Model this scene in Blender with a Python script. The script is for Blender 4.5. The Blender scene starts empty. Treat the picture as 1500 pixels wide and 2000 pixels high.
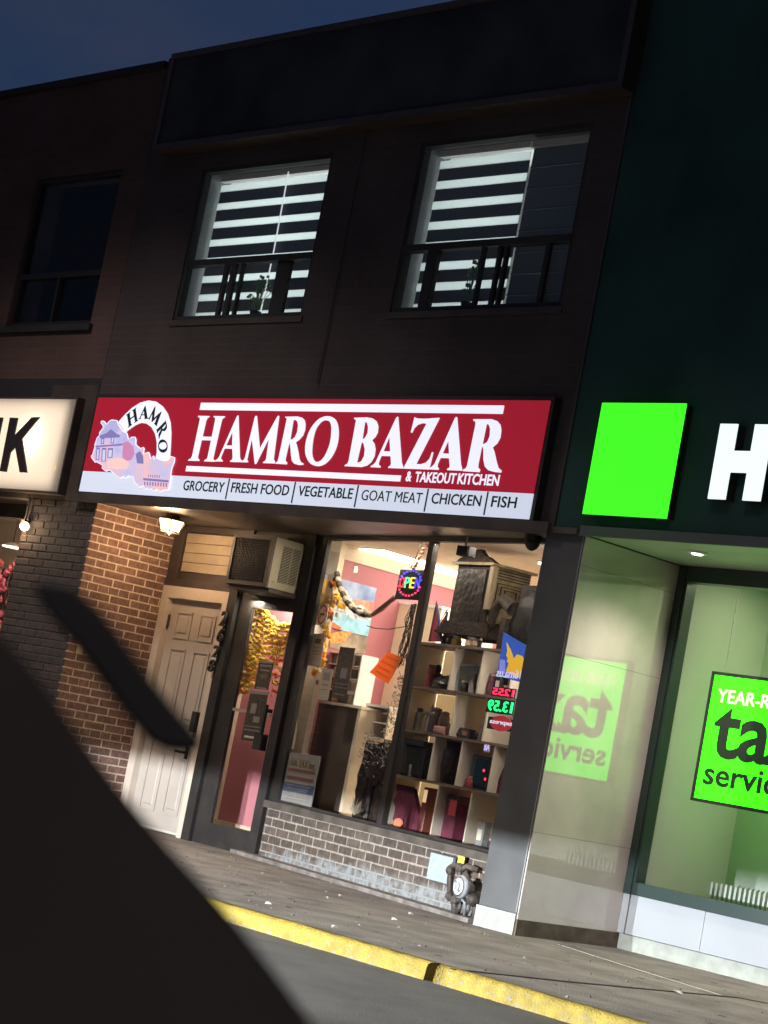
import bpy, math, random
from mathutils import Vector, Matrix
from mathutils.geometry import tessellate_polygon
random.seed(7)
S = bpy.context.scene
COL = S.collection

# ------------------------------------------------------------------ camera
CAM = Vector((0.0, -10.08, 0.893))
YAW, PIT, ROL, FPX = math.radians(-47.5), math.radians(6.65), math.radians(10.85), 4150.0
vd = Vector((math.sin(YAW)*math.cos(PIT), math.cos(YAW)*math.cos(PIT), math.sin(PIT)))
vr0 = Vector((math.cos(YAW), -math.sin(YAW), 0)); vu0 = vr0.cross(vd)
vr = math.cos(ROL)*vr0 + math.sin(ROL)*vu0
vu = -math.sin(ROL)*vr0 + math.cos(ROL)*vu0
cam_d = bpy.data.cameras.new('camera'); cam = bpy.data.objects.new('camera', cam_d); COL.objects.link(cam)
cam.matrix_world = Matrix(((vr.x, vu.x, -vd.x, CAM.x), (vr.y, vu.y, -vd.y, CAM.y), (vr.z, vu.z, -vd.z, CAM.z), (0, 0, 0, 1)))
cam_d.sensor_fit = 'HORIZONTAL'; cam_d.sensor_width = 36; cam_d.lens = FPX/1500*36
cam_d.clip_start = 0.05; cam_d.clip_end = 3000
cam_d.dof.use_dof = True; cam_d.dof.focus_distance = 15.0; cam_d.dof.aperture_fstop = 13
S.camera = cam

# ------------------------------------------------------------------ world, lights, exposure
W = bpy.data.worlds.new('World'); S.world = W; W.use_nodes = True
nt = W.node_tree; nt.nodes.clear()
out = nt.nodes.new('ShaderNodeOutputWorld'); bg = nt.nodes.new('ShaderNodeBackground'); sky = nt.nodes.new('ShaderNodeTexSky')
sky.sky_type = 'NISHITA'; sky.sun_disc = False; sky.sun_elevation = math.radians(0.0); sky.sun_rotation = math.radians(160)
sky.ozone_density = 4.0; sky.air_density = 1.0; sky.dust_density = 0.6
bg.inputs[1].default_value = 0.15
tcw = nt.nodes.new('ShaderNodeTexCoord'); nzw = nt.nodes.new('ShaderNodeTexNoise'); nzw.inputs['Scale'].default_value = 9; nzw.inputs['Detail'].default_value = 3
mpw = nt.nodes.new('ShaderNodeMapping'); mpw.inputs['Scale'].default_value = (1, 1, 2.2); mrw = nt.nodes.new('ShaderNodeMapRange'); mrw.inputs[1].default_value = .3; mrw.inputs[2].default_value = .7; mrw.inputs[3].default_value = .2; mrw.inputs[4].default_value = .6
mxw = nt.nodes.new('ShaderNodeMix'); mxw.data_type = 'RGBA'; mxw.inputs[7].default_value = (.28, .29, .46, 1)
nt.links.new(tcw.outputs['Generated'], mpw.inputs[0]); nt.links.new(mpw.outputs[0], nzw.inputs['Vector']); nt.links.new(nzw.outputs['Fac'], mrw.inputs[0]); nt.links.new(mrw.outputs[0], mxw.inputs[0]); nt.links.new(sky.outputs[0], mxw.inputs[6])
nt.links.new(mxw.outputs[2], bg.inputs[0]); nt.links.new(bg.outputs[0], out.inputs[0])
S.view_settings.view_transform = 'Standard'; S.view_settings.look = 'None'
S.view_settings.exposure = 0; S.view_settings.gamma = 1; S.view_settings.use_curve_mapping = False
S.cycles.use_denoising = True; S.cycles.max_bounces = 8; S.cycles.caustics_reflective = False; S.cycles.caustics_refractive = False
S.cycles.sample_clamp_indirect = 3

def lamp(name, kind, loc, energy, color, size=0.1, target=None, **kw):
    d = bpy.data.lights.new(name, kind); d.energy = energy; d.color = color
    if kind == 'AREA':
        d.shape = kw.get('shape', 'RECTANGLE'); d.size = size; d.size_y = kw.get('size_y', size); d.spread = kw.get('spread', math.pi)
    elif kind != 'SUN': d.shadow_soft_size = size
    if kind == 'SPOT': d.spot_size = kw.get('spot', 2.4); d.spot_blend = kw.get('blend', .3)
    o = bpy.data.objects.new(name, d); COL.objects.link(o); o.location = loc
    if target is not None:
        o.rotation_euler = (Vector(target) - Vector(loc)).to_track_quat('-Z', 'Y').to_euler()
    return o
# street lighting over the road, behind and beside the camera
for (lx_, ly_, e_) in ((-14.5, -5.0, 400), (-5.4, -5.9, 170), (3.5, -12.5, 260)):
    lamp('street_light', 'AREA', (lx_, ly_, 7.6), e_, (1.0, .88, .76), 1.3, target=(lx_, ly_+.2, 0), spread=2.05)
# headlights of a car standing in the road; the hood over each lamp is added to cut the beam off level (housings built below)
HEAD = [(-10.1, -8.2, .50), (-8.8, -8.2, .50)]
for (hx, hy, hz) in HEAD:
    lamp('headlight_beam', 'SPOT', (hx, hy, hz), 6200, (.86, .93, 1.0), .0035, target=(hx - .6, 0, .30), spot=2.2, blend=.7)

# ------------------------------------------------------------------ pixel helpers (1500 x 2000 photograph)
def ray(px, py): return (px-750)*vr - (py-1000)*vu + FPX*vd
def onY(px, py, Y=0.0): q = ray(px, py); return CAM + q*((Y-CAM.y)/q.y)
def onX(px, py, X): q = ray(px, py); return CAM + q*((X-CAM.x)/q.x)
def onZ(px, py, Z): q = ray(px, py); return CAM + q*((Z-CAM.z)/q.z)
YB = .864
A = Vector((-12.672, .864, 0)); B = Vector((-9.36, .144, 0))
wt = (B-A).normalized(); wn = Vector((-wt.y, wt.x, 0))
WLEN = (B-A).length
WM = Matrix(((wt.x, wn.x, 0, A.x), (wt.y, wn.y, 0, A.y), (0, 0, 1, 0), (0, 0, 0, 1)))
def onW(px, py, dep=0.0):
    q = ray(px, py); P = A + wn*dep; t = (P-CAM).dot(wn)/q.dot(wn); w = CAM + q*t
    return Vector(((w-A).dot(wt), dep, w.z))     # local coords of the window frame
ID = Matrix.Identity(4)

# ------------------------------------------------------------------ mesh builder
WMAT = {}
class MB:
    def __init__(s, M=None): s.v = []; s.f = []; s.M = M or ID; s.smooth = False
    def add(s, vs, fs):
        n = len(s.v); s.v += [s.M @ Vector(v) for v in vs]; s.f += [tuple(i+n for i in f) for f in fs]; return s
    def box(s, x0, x1, y0, y1, z0, z1):
        if x0 > x1: x0, x1 = x1, x0
        if y0 > y1: y0, y1 = y1, y0
        if z0 > z1: z0, z1 = z1, z0
        vs = [(x, y, z) for z in (z0, z1) for y in (y0, y1) for x in (x0, x1)]
        return s.add(vs, [(0, 2, 3, 1), (4, 5, 7, 6), (0, 1, 5, 4), (2, 6, 7, 3), (0, 4, 6, 2), (1, 3, 7, 5)])
    def quad(s, a, b, c, d): return s.add([a, b, c, d], [(0, 1, 2, 3)])
    def cham(s, x0, x1, y0, y1, z0, z1, c=.004):      # box whose -y front is chamfered
        vs = [(x0, y1, z0), (x1, y1, z0), (x1, y1, z1), (x0, y1, z1), (x0, y0+c, z0), (x1, y0+c, z0), (x1, y0+c, z1), (x0, y0+c, z1),
              (x0+c, y0, z0+c), (x1-c, y0, z0+c), (x1-c, y0, z1-c), (x0+c, y0, z1-c)]
        fs = [(8, 9, 10, 11)]
        for i in range(4):
            j = (i+1) % 4; fs += [(4+i, 4+j, 8+j, 8+i), (i, j, 4+j, 4+i)]
        return s.add(vs, fs)
    def prism(s, loops, axis_y0, axis_y1):            # loops of (x,z), outer then holes, extruded along y
        pts = [Vector((x, 0, z)) for L in loops for x, z in L]
        tris = tessellate_polygon([[Vector((x, z, 0)) for x, z in L] for L in loops])
        n = len(pts); vs = [(p.x, axis_y0, p.z) for p in pts] + [(p.x, axis_y1, p.z) for p in pts]
        fs = []
        for t in tris:
            a, b, c = [pts[i] for i in t]
            if (b-a).cross(c-a).y > 0: t = t[::-1]
            fs.append(tuple(t)); fs.append(tuple(i+n for i in t[::-1]))
        k = 0
        for L in loops:
            m = len(L)
            for i in range(m): fs.append((k+i, k+(i+1) % m, n+k+(i+1) % m, n+k+i))
            k += m
        return s.add(vs, fs)
    def tube(s, path, r, n=8, cap=True):
        path = [Vector(p) for p in path]; rs = r if isinstance(r, (list, tuple)) else [r]*len(path)
        rings = []
        for i, p in enumerate(path):
            t = (path[min(i+1, len(path)-1)] - path[max(i-1, 0)]).normalized()
            a = t.cross(Vector((0, 0, 1)));
            if a.length < .1: a = t.cross(Vector((1, 0, 0)))
            a.normalize(); b = t.cross(a)
            rings.append([p + rs[i]*(math.cos(k*2*math.pi/n)*a + math.sin(k*2*math.pi/n)*b) for k in range(n)])
        vs = [tuple(v) for R_ in rings for v in R_]; fs = []
        for i in range(len(rings)-1):
            for k in range(n): fs.append((i*n+k, i*n+(k+1) % n, (i+1)*n+(k+1) % n, (i+1)*n+k))
        if cap: fs += [tuple(range(n)), tuple(range((len(rings)-1)*n, len(rings)*n))]
        return s.add(vs, fs)
    def lathe(s, c, prof, n=16, axis='z'):            # prof: list of (r, h)
        vs = []; c = Vector(c)
        for r, h in prof:
            for k in range(n):
                a = 2*math.pi*k/n
                if axis == 'z': vs.append(c + Vector((r*math.cos(a), r*math.sin(a), h)))
                else: vs.append(c + Vector((r*math.cos(a), h, r*math.sin(a))))
        fs = [(i*n+k, i*n+(k+1) % n, (i+1)*n+(k+1) % n, (i+1)*n+k) for i in range(len(prof)-1) for k in range(n)]
        fs += [tuple(range(n)), tuple(range((len(prof)-1)*n, len(prof)*n))]
        return s.add(vs, fs)
    def blob(s, c, r, n=7, m=5, jit=.25):
        c = Vector(c); r = Vector(r) if not isinstance(r, (int, float)) else Vector((r, r, r)); vs = []
        for i in range(m+1):
            th = math.pi*i/m
            for k in range(n):
                a = 2*math.pi*k/n; j = 1 + random.uniform(-jit, jit)
                vs.append(c + Vector((r.x*math.sin(th)*math.cos(a)*j, r.y*math.sin(th)*math.sin(a)*j, r.z*math.cos(th)*j)))
        return s.add(vs, [(i*n+k, i*n+(k+1) % n, (i+1)*n+(k+1) % n, (i+1)*n+k) for i in range(m) for k in range(n)])

def link(name, data, parent=None, mw=None):
    o = bpy.data.objects.new(name, data); COL.objects.link(o)
    if parent is not None: o.parent = parent; WMAT[o.name] = WMAT[parent.name]
    else:
        mw = mw or ID; o.matrix_world = mw; WMAT[o.name] = mw.copy()
    return o
def obj(name, mb, m, parent=None, smooth=False, origin=None, keep=False):
    vs = mb.v
    if parent is None:
        if origin is None:
            xs = [v.x for v in vs]; ys = [v.y for v in vs]; zs = [v.z for v in vs]
            origin = Vector(((min(xs)+max(xs))/2, (min(ys)+max(ys))/2, min(zs)))
        mw = Matrix.Translation(origin)
    else: mw = WMAT[parent.name]
    inv = mw.inverted(); me = bpy.data.meshes.new(name)
    me.from_pydata([inv @ v for v in vs], [], mb.f); me.update()
    ms = m if isinstance(m, (list, tuple)) else [m]
    for q in ms: me.materials.append(q)
    if smooth:
        for p in me.polygons: p.use_smooth = True
    return link(name, me, parent, mw if parent is None else None)
def thing(name, label, cat, loc=(0, 0, 0), group=None):
    o = link(name, None, None, Matrix.Translation(Vector(loc))); o.empty_display_size = .1
    return tag(o, label, cat, group)
def tag(o, label, cat, group=None):
    o['label'] = label; o['category'] = cat
    if group: o['group'] = group
    return o
def struct(o, kind='structure'): o['kind'] = kind; return o

# ------------------------------------------------------------------ materials
MATS = {}
def mat(name, col, rough=.6, metal=0, var=0, vs=8, bump=0, bs=40, em=None, es=1, spec=.5, rnd=0, col2=None, coat=0, trans=0, alpha=1):
    if name in MATS: return MATS[name]
    m = bpy.data.materials.new(name); m.use_nodes = True; t = m.node_tree; b = t.nodes['Principled BSDF']; L = t.links.new
    b.inputs['Roughness'].default_value = rough; b.inputs['Metallic'].default_value = metal
    b.inputs['Specular IOR Level'].default_value = spec; b.inputs['Coat Weight'].default_value = coat; b.inputs['Coat Roughness'].default_value = .015
    b.inputs['Transmission Weight'].default_value = trans; b.inputs['Alpha'].default_value = alpha
    c = (*col, 1); b.inputs['Base Color'].default_value = c
    src = None
    if var or col2 or bump:
        tc = t.nodes.new('ShaderNodeNewGeometry'); nz = t.nodes.new('ShaderNodeTexNoise'); nz.inputs['Scale'].default_value = vs
        nz.inputs['Detail'].default_value = 5; L(tc.outputs['Position'], nz.inputs['Vector'])
        if var or col2:
            mx = t.nodes.new('ShaderNodeMix'); mx.data_type = 'RGBA'
            rp = t.nodes.new('ShaderNodeMapRange'); rp.inputs[1].default_value = .35; rp.inputs[2].default_value = .65
            L(nz.outputs['Fac'], rp.inputs[0]); L(rp.outputs[0], mx.inputs[0])
            mx.inputs[6].default_value = (*[x*(1-var) for x in col], 1)
            mx.inputs[7].default_value = (*(col2 if col2 else [min(1, x*(1+var)) for x in col]), 1)
            src = mx.outputs[2]
        if bump:
            n2 = t.nodes.new('ShaderNodeTexNoise'); n2.inputs['Scale'].default_value = bs; n2.inputs['Detail'].default_value = 6
            L(tc.outputs['Position'], n2.inputs['Vector'])
            bp = t.nodes.new('ShaderNodeBump'); bp.inputs['Strength'].default_value = bump; bp.inputs['Distance'].default_value = .01
            L(n2.outputs['Fac'], bp.inputs['Height']); L(bp.outputs[0], b.inputs['Normal'])
    if rnd:
        oi = t.nodes.new('ShaderNodeObjectInfo'); mr = t.nodes.new('ShaderNodeMapRange')
        mr.inputs[3].default_value = 1-rnd; mr.inputs[4].default_value = 1+rnd; L(oi.outputs['Random'], mr.inputs[0])
        hs = t.nodes.new('ShaderNodeHueSaturation'); L(mr.outputs[0], hs.inputs['Value'])
        if src: L(src, hs.inputs['Color'])
        else: hs.inputs['Color'].default_value = c
        src = hs.outputs[0]
    if src: L(src, b.inputs['Base Color'])
    if em: b.inputs['Emission Color'].default_value = (*em, 1); b.inputs['Emission Strength'].default_value = es
    MATS[name] = m; return m
def emis(name, col, es=1):
    return mat(name, tuple(min(.8, c*.6) for c in col), .35, em=col, es=es, spec=.3)
def translucent(name, col, fac=.9):
    m = bpy.data.materials.new(name); m.use_nodes = True; t = m.node_tree; t.nodes.clear()
    o = t.nodes.new('ShaderNodeOutputMaterial'); mx = t.nodes.new('ShaderNodeMixShader'); a = t.nodes.new('ShaderNodeBsdfDiffuse'); b = t.nodes.new('ShaderNodeBsdfTranslucent')
    a.inputs[0].default_value = (*col, 1); b.inputs[0].default_value = (*col, 1); mx.inputs[0].default_value = fac
    t.links.new(a.outputs[0], mx.inputs[1]); t.links.new(b.outputs[0], mx.inputs[2]); t.links.new(mx.outputs[0], o.inputs[0]); return m
def glass(name, tint=(1, 1, 1), refl=.06, rough=.0):     # thin pane: mostly clear with a weak mirror
    m = bpy.data.materials.new(name); m.use_nodes = True; t = m.node_tree; t.nodes.clear()
    o = t.nodes.new('ShaderNodeOutputMaterial'); mx = t.nodes.new('ShaderNodeMixShader'); a = t.nodes.new('ShaderNodeBsdfTransparent'); b = t.nodes.new('ShaderNodeBsdfGlossy')
    lw_ = t.nodes.new('ShaderNodeLayerWeight'); lw_.inputs[0].default_value = .5
    pw_ = t.nodes.new('ShaderNodeMath'); pw_.operation = 'POWER'; pw_.inputs[1].default_value = 4; t.links.new(lw_.outputs['Facing'], pw_.inputs[0])
    fr = t.nodes.new('ShaderNodeMath'); fr.operation = 'MULTIPLY_ADD'; fr.inputs[1].default_value = refl*9; fr.inputs[2].default_value = .035; t.links.new(pw_.outputs[0], fr.inputs[0])
    a.inputs[0].default_value = (*tint, 1); b.inputs['Roughness'].default_value = rough
    t.links.new(fr.outputs[0], mx.inputs[0])
    t.links.new(a.outputs[0], mx.inputs[1]); t.links.new(b.outputs[0], mx.inputs[2]); t.links.new(mx.outputs[0], o.inputs[0]); return m

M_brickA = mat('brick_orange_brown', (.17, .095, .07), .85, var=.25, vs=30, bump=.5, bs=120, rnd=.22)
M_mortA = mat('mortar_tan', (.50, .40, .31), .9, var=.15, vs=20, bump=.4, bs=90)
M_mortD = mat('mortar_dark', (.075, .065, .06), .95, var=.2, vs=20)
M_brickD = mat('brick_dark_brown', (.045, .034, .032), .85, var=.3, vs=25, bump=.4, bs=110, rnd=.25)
M_black = mat('black_metal', (.018, .015, .013), .6, var=.3, vs=6, bump=.05, bs=30)
M_blackm = mat('black_matt', (.018, .018, .02), .75, var=.2, vs=5)
M_brown = mat('dark_brown_paint', (.055, .042, .036), .5, var=.25, vs=4, bump=.1, bs=20)
M_doorw = mat('white_door_paint', (.40, .35, .30), .45, var=.06, vs=3, bump=.05, bs=15)
M_cream = mat('cream_paint', (.66, .56, .42), .6, var=.06, vs=5)
M_pink = mat('pink_paint', (.38, .13, .16), .6, var=.06, vs=3)
M_white = mat('white_paint', (.75, .75, .74), .5, var=.05, vs=5)
M_glass = glass('clear_glass')
M_steel = mat('galvanised_steel', (.45, .46, .47), .4, metal=.6, var=.2, vs=20)

# upper brick facades: courses as fine relief (too dark to tell the bricks apart)
def coursed(name, c1, c2, cm):
    m = bpy.data.materials.new(name); m.use_nodes = True; t = m.node_tree; b = t.nodes['Principled BSDF']; L = t.links.new
    g = t.nodes.new('ShaderNodeNewGeometry'); sp = t.nodes.new('ShaderNodeSeparateXYZ'); cb = t.nodes.new('ShaderNodeCombineXYZ'); ad = t.nodes.new('ShaderNodeMath'); ad.operation = 'ADD'
    L(g.outputs['Position'], sp.inputs[0]); L(sp.outputs[0], ad.inputs[0]); L(sp.outputs[1], ad.inputs[1]); L(ad.outputs[0], cb.inputs[0]); L(sp.outputs[2], cb.inputs[1])
    bk = t.nodes.new('ShaderNodeTexBrick'); bk.inputs['Scale'].default_value = 1; bk.inputs['Brick Width'].default_value = .214; bk.inputs['Row Height'].default_value = .066
    bk.inputs['Mortar Size'].default_value = .004; bk.inputs['Mortar Smooth'].default_value = .3
    bk.inputs['Color1'].default_value = (*c1, 1); bk.inputs['Color2'].default_value = (*c2, 1); bk.inputs['Mortar'].default_value = (*cm, 1)
    nz = t.nodes.new('ShaderNodeTexNoise'); nz.inputs['Scale'].default_value = 1.3; L(g.outputs['Position'], nz.inputs['Vector'])
    mr = t.nodes.new('ShaderNodeMapRange'); mr.inputs[3].default_value = .6; mr.inputs[4].default_value = 1.4; L(nz.outputs['Fac'], mr.inputs[0])
    mx = t.nodes.new('ShaderNodeMix'); mx.data_type = 'RGBA'; mx.blend_type = 'MULTIPLY'; mx.inputs[0].default_value = 1
    L(cb.outputs[0], bk.inputs['Vector']); L(bk.outputs['Color'], mx.inputs[6]); L(mr.outputs[0], mx.inputs[7]); L(mx.outputs[2], b.inputs['Base Color'])
    bp = t.nodes.new('ShaderNodeBump'); bp.inputs['Strength'].default_value = .25; bp.inputs['Distance'].default_value = .003; bp.invert = True
    L(bk.outputs['Fac'], bp.inputs['Height']); L(bp.outputs[0], b.inputs['Normal']); b.inputs['Roughness'].default_value = .9; b.inputs['Specular IOR Level'].default_value = .08
    return m
M_facade = coursed('brown_brick_facade', (.072, .057, .058), (.065, .053, .055), (.081, .066, .067))
M_facadeL = coursed('reddish_brick_facade', (.098, .062, .057), (.086, .057, .054), (.106, .074, .068))

def stained_brick(name, col):
    m = mat(name, col, .85, var=.25, vs=25, bump=.5, bs=110, rnd=.22); t = m.node_tree; L = t.links.new; b = t.nodes['Principled BSDF']
    src = b.inputs['Base Color'].links[0].from_socket
    g = t.nodes.new('ShaderNodeNewGeometry'); sp = t.nodes.new('ShaderNodeSeparateXYZ'); L(g.outputs['Position'], sp.inputs[0])
    n = t.nodes.new('ShaderNodeTexNoise'); n.inputs['Scale'].default_value = 5; n.inputs['Detail'].default_value = 6; L(g.outputs['Position'], n.inputs['Vector'])
    # lime bloom rising from the pavement: ragged edge near z 0.12 .. 0.22, higher toward the gas meter
    a = t.nodes.new('ShaderNodeMath'); a.operation = 'MULTIPLY_ADD'; a.inputs[1].default_value = .042; a.inputs[2].default_value = .545; L(sp.outputs[0], a.inputs[0])
    a2 = t.nodes.new('ShaderNodeMath'); a2.operation = 'MULTIPLY_ADD'; a2.inputs[1].default_value = .34; L(n.outputs['Fac'], a2.inputs[0]); L(a.outputs[0], a2.inputs[2])
    s = t.nodes.new('ShaderNodeMath'); s.operation = 'SUBTRACT'; L(a2.outputs[0], s.inputs[0]); L(sp.outputs[2], s.inputs[1])
    mr = t.nodes.new('ShaderNodeMapRange'); mr.inputs[1].default_value = .10; mr.inputs[2].default_value = .16; L(s.outputs[0], mr.inputs[0])
    n3 = t.nodes.new('ShaderNodeTexNoise'); n3.inputs['Scale'].default_value = 22; n3.inputs['Detail'].default_value = 4; L(g.outputs['Position'], n3.inputs['Vector'])
    m3 = t.nodes.new('ShaderNodeMapRange'); m3.inputs[1].default_value = .35; m3.inputs[2].default_value = .6; m3.inputs[3].default_value = .25; L(n3.outputs['Fac'], m3.inputs[0])
    mu = t.nodes.new('ShaderNodeMath'); mu.operation = 'MULTIPLY'; L(mr.outputs[0], mu.inputs[0]); L(m3.outputs[0], mu.inputs[1])
    mx = t.nodes.new('ShaderNodeMix'); mx.data_type = 'RGBA'; L(mu.outputs[0], mx.inputs[0]); L(src, mx.inputs[6]); mx.inputs[7].default_value = (.24, .25, .245, 1)
    L(mx.outputs[2], b.inputs['Base Color']); return m
M_brickL = stained_brick('brick_grey_brown', (.085, .062, .047))
M_mortL = stained_brick('mortar_grey', (.27, .24, .20))

# ------------------------------------------------------------------ generic pieces
def text(body, M, x0, x1, z0, z1, m, parent, name='lettering', y0=-.004, thick=.004, bold=0, mirror=False, shear=0):
    c = bpy.data.curves.new('t', 'FONT'); c.body = body; c.size = 1; c.offset = bold; c.resolution_u = 3
    o = bpy.data.objects.new('t', c); COL.objects.link(o); bpy.context.view_layer.update()
    me = bpy.data.meshes.new_from_object(o.evaluated_get(bpy.context.evaluated_depsgraph_get())); bpy.data.objects.remove(o)
    vs = [v.co.copy() for v in me.vertices]; fs = [tuple(p.vertices) for p in me.polygons]; bpy.data.meshes.remove(me)
    xa, xb = min(v.x for v in vs), max(v.x for v in vs); ya, yb = min(v.y for v in vs), max(v.y for v in vs)
    mb = MB(M); P = []
    for v in vs:
        u = (v.x-xa)/(xb-xa); w = (v.y-ya)/(yb-ya)
        if mirror: u = 1-u
        P.append((x0+(x1-x0)*u + shear*(w-.5)*(z1-z0), y0, z0+(z1-z0)*w))
    if mirror: fs = [f[::-1] for f in fs]
    mb.add(P, fs)
    if thick:                                           # give the letters a back and edges
        n = len(P); mb.add([(p[0], p[1]+thick, p[2]) for p in P], [f[::-1] for f in fs])
        cnt = {}
        for f in fs:
            for i in range(len(f)):
                e = (f[i], f[(i+1) % len(f)]); k = tuple(sorted(e)); cnt[k] = None if k in cnt else e
        mb.f += [(e[1], e[0], e[0]+n, e[1]+n) for e in cnt.values() if e]
    return obj(name, mb, m, parent)
def smoothloop(L, k=3):
    r = []; n = len(L)
    for i in range(n):
        p0, p1, p2, p3 = [Vector(L[(i+j-1) % n]) for j in range(4)]
        for s in range(k):
            t = s/k; r.append(tuple(.5*((2*p1)+(p2-p0)*t+(2*p0-5*p1+4*p2-p3)*t*t+(3*p1-p0-3*p2+p3)*t**3)))
    return r
def brick_wall(parent, M, length, z0, z1, m, L=.204, pitch=.0658, joint=.011, proud=.003, th=.03, header_every=0, cut=None, limit=300):
    H = pitch-joint; cache = {}; n = 0; r = 0; z = z0
    while z + H*.7 < z1:
        head = header_every and r % header_every == header_every-2
        bl = (L-joint)/2 if head else L
        x = -((r % 2)*.5*(bl+joint)) if not head else -.03
        while x < length:
            a, b = max(0, x), min(length, x+bl)
            if b-a > .03 and not (cut and cut((a+b)/2, z)) and n < limit:
                w = round(b-a, 2); h = min(H, z1-z); key = (w, round(h, 3))
                if key not in cache:
                    me = bpy.data.meshes.new('brick'); q = MB().cham(-w/2, w/2, -proud, th, 0, h, .003)
                    me.from_pydata(q.v, [], q.f); me.materials.append(m); cache[key] = me
                o = bpy.data.objects.new('brick', cache[key]); COL.objects.link(o); o.parent = parent
                loc = Matrix.Translation(((a+b)/2, random.uniform(-.0015, .0015), z)) @ Matrix.Rotation(random.uniform(-.012, .012), 4, 'Z')
                o.matrix_local = WMAT[parent.name].inverted() @ M @ loc; n += 1
            x += bl+joint
        z += pitch; r += 1
    return n

# lamp housings of the car whose beams light the foot of the shops
for k, (hx, hy, hz) in enumerate(HEAD):
    T = thing('headlight', ('left', 'right')[k]+' headlight of the car standing in the road before the shops', 'headlight', (hx, hy, hz-.08))
    obj('bowl', MB().box(hx-.10, hx+.10, hy-.08, hy-.04, hz-.08, hz+.06), M_steel, T)
    obj('hood', MB().box(hx-.24, hx+.24, hy-.08, hy+.26, hz+.001, hz+.02), M_black, T)  # added plate, unseen, shaped to level off the beam
# ================================================================== THE GROUND
M_walk = mat('concrete_pavement', (.185, .162, .14), .9, var=.30, vs=3.0, bump=.9, bs=85)
M_road = mat('asphalt', (.07, .067, .063), .85, var=.2, vs=3, bump=.7, bs=150)
M_yel = mat('yellow_kerb_paint', (.22, .155, .012), .7, var=.22, vs=12, bump=1.0, bs=90, col2=None)
m = M_yel; t = m.node_tree; b_ = t.nodes['Principled BSDF']
g_ = t.nodes.new('ShaderNodeNewGeometry'); n_ = t.nodes.new('ShaderNodeTexNoise'); n_.inputs['Scale'].default_value = 38; n_.inputs['Detail'].default_value = 8
sp_ = t.nodes.new('ShaderNodeSeparateXYZ'); t.links.new(g_.outputs['Position'], sp_.inputs[0]); t.links.new(g_.outputs['Position'], n_.inputs['Vector'])
ma_ = t.nodes.new('ShaderNodeMath'); ma_.operation = 'MULTIPLY_ADD'; ma_.inputs[1].default_value = -1.6; t.links.new(sp_.outputs[2], ma_.inputs[0]); t.links.new(n_.outputs['Fac'], ma_.inputs[2])
mr_ = t.nodes.new('ShaderNodeMapRange'); mr_.inputs[1].default_value = .66; mr_.inputs[2].default_value = .78; t.links.new(ma_.outputs[0], mr_.inputs[0])
mx_ = t.nodes.new('ShaderNodeMix'); mx_.data_type = 'RGBA'; src_ = b_.inputs['Base Color'].links[0].from_socket
t.links.new(mr_.outputs[0], mx_.inputs[0]); t.links.new(src_, mx_.inputs[6]); mx_.inputs[7].default_value = (.16, .15, .12, 1); t.links.new(mx_.outputs[2], b_.inputs['Base Color'])

struct(obj('ground', MB().box(-400, 400, -400, 400, -1.0, -.30), M_road))
struct(obj('road', MB().box(-120, 120, -40, -2.56, -.29, -.085), M_road))
walk = struct(obj('pavement', MB().box(-60, 40, -2.50, 6, -.25, 0.0), M_walk))
# sunken joints of the pavement slabs, cracks, gutter line along the shop
def strip(path, w, z=.001, h=.003):
    mb = MB()
    for (ax, ay), (bx, by) in zip(path[:-1], path[1:]):
        d = Vector((bx-ax, by-ay, 0)); nrm = Vector((-d.y, d.x, 0)).normalized()*w/2
        mb.add([(ax-nrm.x, ay-nrm.y, z), (ax+nrm.x, ay+nrm.y, z), (bx+nrm.x, by+nrm.y, z), (bx-nrm.x, by-nrm.y, z),
                (ax-nrm.x, ay-nrm.y, z+h), (ax+nrm.x, ay+nrm.y, z+h), (bx+nrm.x, by+nrm.y, z+h), (bx-nrm.x, by-nrm.y, z+h)],
               [(0, 1, 2, 3), (7, 6, 5, 4), (0, 4, 5, 1), (2, 6, 7, 3), (1, 5, 6, 2), (3, 7, 4, 0)])
    return mb
M_joint = mat('dirt_joint', (.035, .03, .025), .95, var=.3, vs=20)
j0 = onZ(880, 1893, 0); j1 = onZ(1100, 1917, 0); j2 = onZ(1440, 1949, 0)
obj('joint', strip([(j0.x, j0.y), ((j0.x+j1.x)/2, (j0.y+j1.y)/2+.008), (j1.x, j1.y), (j2.x, j2.y), (j2.x+1.2, j2.y+1.35)], .028), M_joint, walk)
c0, c1, c2 = onZ(1090, 1845, 0), onZ(1250, 1895, 0), onZ(1410, 1945, 0)
obj('crack', strip([(c0.x, c0.y), (c1.x, c1.y-.02), (c2.x, c2.y)], .008), mat('pale_crack', (.28, .25, .21), .9), walk)
# weathered asphalt patch strip and concrete curb at the foot of the low wall
cb_ = MB(WM).box(-.1, 3.28, -.16, -.004, .0005, .030)
obj('wall_footing', cb_, mat('footing_concrete', (.16, .14, .12), .9, var=.35, vs=9, bump=.6, bs=60), walk)
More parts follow.
